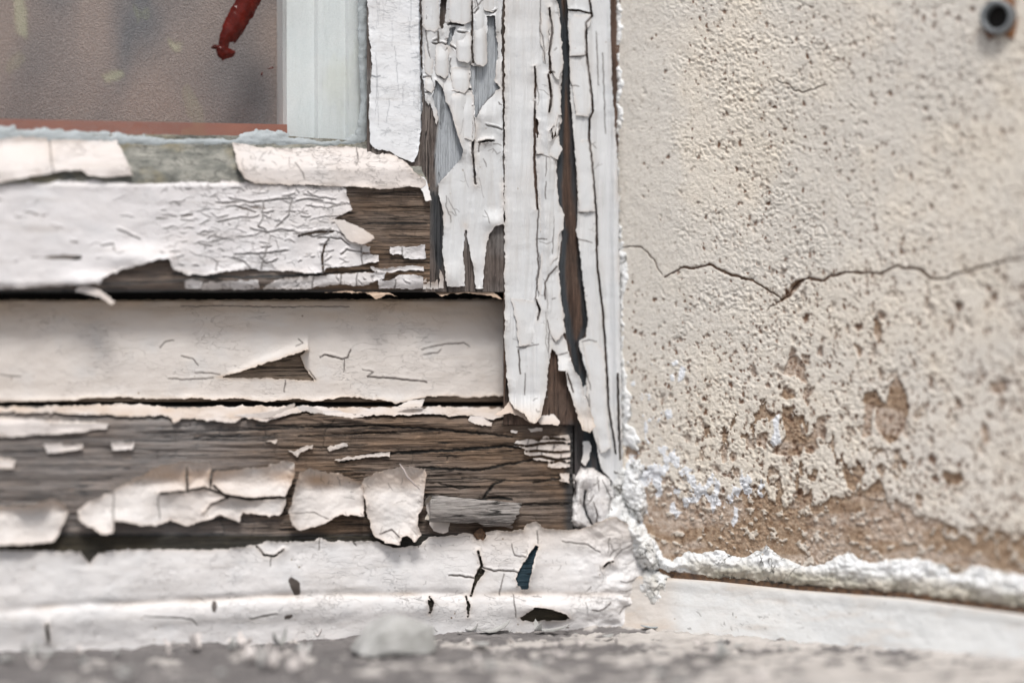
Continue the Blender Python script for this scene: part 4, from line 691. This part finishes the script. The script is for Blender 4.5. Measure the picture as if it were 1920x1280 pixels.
# the wall goes on beyond the frame, and has a back
e0 = wal(np.array(2190.), np.array(600.), np.array(-6.)); top3 = wal(np.array(1500.), np.array(-236.), np.array(0.))[2]
q = WO+wdir*0; p1 = e0; p2 = e0+wdir*.6
V = [(p1[0], p1[1], -.1), (p2[0], p2[1], -.1), (p2[0], p2[1], top3+.4), (p1[0], p1[1], top3+.4)]
bk = [tuple(np.array(v)-wnor*.12) for v in V]
q0 = WO-wnor*.004; V2 = [(q0[0], q0[1], -.1), (q0[0]-wnor[0]*.12, q0[1]-wnor[1]*.12, -.1)]
for v in (p1, ): pass
link('plaster_face', V+bk, [(0, 1, 2, 3), (4, 7, 6, 5), (0, 3, 7, 4), (1, 5, 6, 2), (3, 2, 6, 7), (0, 4, 5, 1)], M['plaster'], wallo, {k: np.zeros(8) for k in at}, smooth=False)

# sealant beads
def seal_bead(poly, hgt, seed, stain_shade, name='sealant_bead', rough=6, L=6., h0=-3):
    A = np.array(poly, float)
    return sheet(name, (A[:, 0].min()-10, A[:, 1].min()-10, A[:, 0].max()+10, A[:, 1].max()+10), region([poly], (), (), 6., 13., seed), lambda x, y, d: h0+hgt*(1-np.exp(-d/L))+rough*1.8*fbm(x, y, 34, 20, seed+2, 4)*(1-np.exp(-d/5))+rough*.8*fbm(x, y, 8, 8, seed+9, 2), M['sealant'], wallo, wal, 1.7, 6, {'stain_shade': stain_shade, 'ck': ckf(rcr(int(len(poly)*1.2), (A[:, 0].min(), A[:, 1].min(), A[:, 0].max(), A[:, 1].max()), (8, 34), .5, 1., seed, (.0, 1.1), .6))})
seal_bead([(1142, -270), (1163, -270), (1165, 0), (1169, 50), (1163, 90), (1168, 130), (1171, 160), (1166, 190), (1172, 220), (1163, 250), (1163, 330), (1167, 365), (1164, 400), (1170, 440), (1178, 480), (1177, 540), (1169, 560), (1172, 600), (1172, 680), (1184, 740), (1190, 760), (1180, 790), (1194, 800), (1205, 830), (1195, 842), (1176, 836), (1165, 830), (1160, 700), (1152, 300)], 9, 111, lambda x, y, d: .15*np.exp(-d/3))
seal_bead([(1160, 900), (1172, 880), (1186, 866), (1200, 862), (1208, 880), (1200, 898), (1212, 925), (1214, 950), (1204, 975), (1190, 970), (1172, 950), (1158, 930)], 18, 114, lambda x, y, d: .2*np.exp(-d/3), rough=8)
ROLL = [(1150, 960), (1170, 945), (1184, 962), (1205, 985), (1228, 1012), (1245, 1042), (1262, 1050), (1285, 1036), (1320, 1034), (1345, 1030), (1370, 1038), (1400, 1045), (1422, 1032), (1436, 1020), (1450, 1034), (1470, 1045), (1490, 1056), (1512, 1063), (1545, 1056), (1565, 1044), (1590, 1034), (1612, 1046), (1642, 1058), (1660, 1048), (1720, 1046), (1770, 1058), (1790, 1074), (1830, 1058), (1870, 1070), (1920, 1076), (2180, 1095), (2180, 1180), (1920, 1143), (1800, 1127), (1700, 1114), (1600, 1107), (1500, 1101), (1440, 1095), (1340, 1084), (1250, 1076), (1228, 1062), (1200, 1025), (1165, 990)]
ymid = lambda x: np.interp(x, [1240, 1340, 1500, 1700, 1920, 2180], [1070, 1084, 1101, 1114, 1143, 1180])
seal_bead(ROLL, 13, 117, lambda x, y, d: np.clip(.95*sst(46, 14, ymid(x)-y+22*fbm(x, y, 50, 22, 7, 3))*sst(1260, 1330, x)+.2*np.exp(-d/3), 0, 1)*.85, rough=12, L=9.)  # lower half: olive dirt, plus the roll's underside shade put into the colour
seal_bead([(1190, 1085), (1212, 1066), (1240, 1070), (1262, 1082), (1258, 1110), (1250, 1140), (1236, 1160), (1210, 1162), (1196, 1130)], 26, 131, lambda x, y, d: np.clip(.25+1.2*fbm(x, y, 20, 20, 5, 3), 0, 1), rough=9, L=14, h0=2)
seal_bead([(1158, 968), (1180, 965), (1200, 990), (1222, 1012), (1232, 1040), (1238, 1062), (1222, 1068), (1200, 1062), (1190, 1040), (1172, 1010)], 30, 121, lambda x, y, d: .15+0*x, rough=16, L=12, h0=6)
def lump(poly, base_, hgt, seed, rough=9, stain_shade=.1):      # crumbly paint built up in the corner, on the window side
    A = np.array(poly, float)
    sheet('corner_paint', (A[:, 0].min()-10, A[:, 1].min()-10, A[:, 0].max()+10, A[:, 1].max()+10), region([poly], (), (), 5, 13., seed), lambda x, y, d: base_-9+(hgt+7)*(1-np.exp(-d/12))+rough*2.4*fbm(x, y, 40, 34, seed+2, 3)+rough*.35*fbm(x, y, 9, 9, seed+9, 2), M['sealant'], fr, win, 1.7, 30,
          {'stain_shade': lambda x, y, d: np.clip(stain_shade+sst(1215, 1245, x)*.6, 0, 1), 'ck': ckf(rcr(12, (A[:, 0].min(), A[:, 1].min(), A[:, 0].max(), A[:, 1].max()), (14, 44), .9, .7, seed, (.3, 1.3), .5))})
lump([(1112, 985), (1128, 960), (1150, 935), (1166, 925), (1176, 950), (1196, 985), (1190, 1010), (1165, 1022), (1140, 1010)], 62, 14, 301)
lump([(1188, 1038), (1206, 1028), (1224, 1044), (1230, 1066), (1216, 1078), (1198, 1068)], 78, 15, 307, 5)
lump([(1160, 980), (1182, 976), (1204, 1004), (1222, 1030), (1206, 1036), (1184, 1022)], 66, 16, 309)
lump([(1150, 880), (1166, 868), (1178, 890), (1172, 925), (1158, 940), (1146, 915)], 55, 12, 312)
lump([(1196, 1080), (1226, 1072), (1246, 1088), (1250, 1130), (1240, 1162), (1212, 1166), (1200, 1130)], 66, 10, 315, 7, .35)
# dark brown strip drawn in the joint above the upstand
sheet('joint_strip', (1236, 1060, 2180, 1200), region([[(1236, 1066), (1340, 1080), (1500, 1097), (1700, 1110), (1920, 1139), (2180, 1175), (2180, 1190), (1920, 1155), (1700, 1124), (1500, 1110), (1340, 1094), (1236, 1084)]], (), (), 2, 12, 8), lambda x, y, d: 4+6*fbm(x, y, 12, 12, 8, 3), M['debris'], wallo, wal, 2.5, 4)

# upstand strip on the sill in front of the wall
ups = empty('sill_upstand', wal(np.array(1500.), np.array(1170.), np.array(10.)), 'smooth white upstand strip between the plaster wall and the sill', 'upstand')
ytop = lambda x: np.interp(x, [1200, 1240, 1340, 1500, 1700, 1920, 2200], [1080, 1082, 1089, 1106, 1121, 1151, 1190])
sheet('strip', (1150, 1070, 2190, 1420), lambda x, y: np.minimum(y-ytop(x), 50), lambda x, y, d: 12+6*(1-np.exp(-np.maximum(y-ytop(x), 0)/5))+.25*np.maximum(y-ytop(x)-25, 0)+6*fbm(x, y, 120, 60, 5, 3)+2*fbm(x, y, 20, 14, 6, 3), M['upstand_paint'], ups, wal, 2., 30, {'ck': ckf(rcr(40, (1240, 1110, 1800, 1220), (3, 16), .5, .7, 501, (-.3, .5))+rcr(16, (1340, 1150, 1500, 1180), (4, 10), .3, .8, 502, (-.1, .6))), 'crk': lambda x, y, d: .6, 'stain_shade': lambda x, y, d: np.clip(.5*np.exp(-d/4)+.35*sst(1290, 1235, x)+1.1*np.clip(fbm(x, y, 70, 24, 503, 4)-.06, 0, 1), 0, 1)})

# tube in the wall
tc = wal(np.array(1875.), np.array(34.), np.array(0.))
tb = empty('wall_tube', tc, 'short grey metal tube sticking out of the plaster near the top of the wall', 'tube')
def ring(name, ro, ri, y0, y1, mat, n=40, ell=1.):
    V = []; F = []
    prof = [(ro, y0), (ro, y1-.0004), (ro-.0004, y1), (ri+.0003, y1), (ri, y1-.0004), (ri, y0)]
    for i in range(n):
        q = 2*math.pi*i/n
        for r, yy in prof: V.append(tuple(tc+wdir*r*math.cos(q)+np.array([0, 0, r*math.sin(q)*ell])+wnor*yy))
    m_ = len(prof)
    for i in range(n):
        for k in range(m_-1): F.append((i*m_+k, ((i+1) % n)*m_+k, ((i+1) % n)*m_+k+1, i*m_+k+1))
    return link(name, V, F, mat, tb)
ring('pipe', .0058, .0041, -.006, .0045, M['metal'])
V = [tuple(tc+wdir*.0043*math.cos(q)+np.array([0, 0, .0043*math.sin(q)])+wnor*-.0002) for q in np.linspace(0, 2*math.pi, 25)[:-1]]
link('bore_shade', V, [tuple(range(24))], M['bore_black'], tb)  # near-black disc stands in for the shade inside the pipe
sheet('rust_stain', (1825, -20, 1925, 92), region([[(1850, 5), (1900, -5), (1908, 40), (1905, 62), (1898, 72), (1884, 66), (1868, 60), (1858, 74), (1846, 66), (1840, 48), (1848, 32)]], [[(1875+25*math.cos(q_), 34+29*math.sin(q_)) for q_ in np.linspace(0, 6.1, 16)]], (), 4, 14, 9), lambda x, y, d: 4+2*fbm(x, y, 12, 12, 8, 3), M['rust'], tb, wal, 1.8, 2)

# ------------------------------------------------------------------ loose things on the sill
def chip(name, px, py, L_, W_, T_, rot, mat, label, seed=1, bend=.3, tilt=0.1, group=None, z=0.0012):
    d = cam_dir(np.array(float(px)), np.array(float(py))); t = (z-CAM[2])/d[2]; c = CAM+d*t
    r = random.Random(seed); n = 12; pts = [((1+.35*(r.random()-.5))*math.cos(q), (1+.35*(r.random()-.5))*math.sin(q)) for q in [2*math.pi*i/n for i in range(n)]]
    V = []; F = []; K = 5
    for side in (1, -1):
        for k in range(K):
            s = (k+1)/K
            for (a_, b_) in pts:
                x, y = a_*s*L_/2, b_*s*W_/2; zz = bend*(x*x/L_)*2+side*T_/2*(1 if k < K-1 else .75)+.12*T_*(r.random()-.5)
                V.append((x, y, zz+math.tan(tilt)*x))
        V.append((0, 0, side*T_/2))
    V = np.array(V); V[:, 2] -= V[:, 2].min(); cc, ss = math.cos(rot), math.sin(rot)
    V = np.stack([c[0]+V[:, 0]*cc-V[:, 1]*ss, c[1]+V[:, 0]*ss+V[:, 1]*cc, z+V[:, 2]], 1)
    B = K*n+1
    for si in (0, 1):
        o = si*B
        for i in range(n):
            j = (i+1) % n; F.append((o+K*n, o+i, o+j) if si == 0 else (o+K*n, o+j, o+i))
            for k in range(K-1):
                f = (o+k*n+i, o+(k+1)*n+i, o+(k+1)*n+j, o+k*n+j); F.append(f if si == 0 else f[::-1])
    for i in range(n):
        j = (i+1) % n; F.append(((K-1)*n+i, B+(K-1)*n+i, B+(K-1)*n+j, (K-1)*n+j))
    ctr = np.array([c[0], c[1], z]); ob = link(name, V-ctr, F, mat, smooth=False, attrs={k_: np.zeros(len(V)) for k_ in ('crk', 'stain_shade', 'ck')}); ob.location = Vector(ctr.tolist()); tag(ob, label, 'paint chip', group); return ob
def chunk(px, py, dims, rot, tilt, mat, label, seed):
    d = cam_dir(np.array(float(px)), np.array(float(py))); t = (.001-CAM[2])/d[2]; c = CAM+d*t
    P = [(-1.05, -.7, .05), (-1.0, .6, .1), (-.85, -.3, .45), (-.5, -.9, .62), (-.45, .9, .75), (.08, -.5, 1.08), (.1, .6, 1.0), (.98, -.75, .70), (1, .6, .72), (1.0, -.85, .12), (.95, .8, .1), (-.3, -1.05, .15), (.8, -.95, 0), (-.8, -.85, 0), (0, 1, 0), (-.7, .9, 0), (.8, 1, 0)]
    bm = bmesh.new()
    for p in P: bm.verts.new((p[0]*dims[0]/2, p[1]*dims[1]/2, p[2]*dims[2]))
    bmesh.ops.convex_hull(bm, input=list(bm.verts))
    bmesh.ops.bevel(bm, geom=list(bm.edges), offset=.0003, segments=1, affect='EDGES')
    bmesh.ops.subdivide_edges(bm, edges=[e for e in bm.edges if e.calc_length() > .001], cuts=3, use_grid_fill=True)
    r = random.Random(seed)
    for v in bm.verts: v.co += Vector((r.uniform(-1, 1), r.uniform(-1, 1), r.uniform(-1, 1)))*.00018
    me = bpy.data.meshes.new('paint_chip'); bm.to_mesh(me); bm.free(); me.materials.append(mat)
    o = bpy.data.objects.new('paint_chip', me); scene.collection.objects.link(o)
    o.location = Vector(c.tolist()); o.rotation_euler = (0, 0, rot); tag(o, label, 'paint chip')
chunk(735, 1222, (.0265, .018, .0125), .15, -.20, M['chip'], 'largest chunky pale grey paint chip, lying in the foreground of the sill', 3)
chip('paint_chip', 884, 1181, .006, .005, .0004, .3, M['chip'], 'thin curled paint chip standing up right of the big chunky chip', 5, .8, .7)
chip('paint_chip', 925, 1184, .012, .006, .0005, .1, M['chip'], 'flat pale paint chip right of the curled one', 6, .35, .2)
chip('paint_chip', 1035, 1182, .014, .005, .0005, -.1, M['chip'], 'wide low paint chip below the dark hole of the base board', 8, .2, .1)
chip('paint_chip', 1225, 1176, .009, .004, .0005, 0, M['bluewhite'], 'small bluish chip at the foot of the corner lump', 9, .2, .05)

rc = random.Random(11); protos = []
crumb_label = 'small off white paint crumb lying loose on the window sill'
for k in range(6):
    o = chip('paint_crumb', 1000, 1250, .004, .0028, .0007, rc.uniform(0, 3), M['chip'] if k % 2 else M['putty_paint'], crumb_label, 40+k, rc.uniform(0, 2), rc.uniform(-.25, .25), 'paint crumbs scattered on the sill'); protos.append(o)
for k in range(110):
    px = rc.uniform(-60, 1500); q = rc.random()**1.8; py = 1186+q*90+(px-700)*(-.02 if px < 1150 else .04)+(max(600-px, 0)*.065)
    if 615 < px < 850 and py > 1190: px -= 260
    d = cam_dir(np.array(px), np.array(py)); t = (.001-CAM[2])/d[2]; c = CAM+d*t
    if k < 6: o = protos[k]
    else: o = protos[k % 6].copy(); scene.collection.objects.link(o)
    cc = Vector(protos[k % 6].data.vertices[0].co)
    sc_ = rc.choice([.35, .5, .7, 1., 1.5]); o.scale = (sc_, sc_, sc_); o.rotation_euler = (0, 0, rc.uniform(0, 6.28))
    o.location = Vector(c.tolist())+Vector((0, 0, .0004))
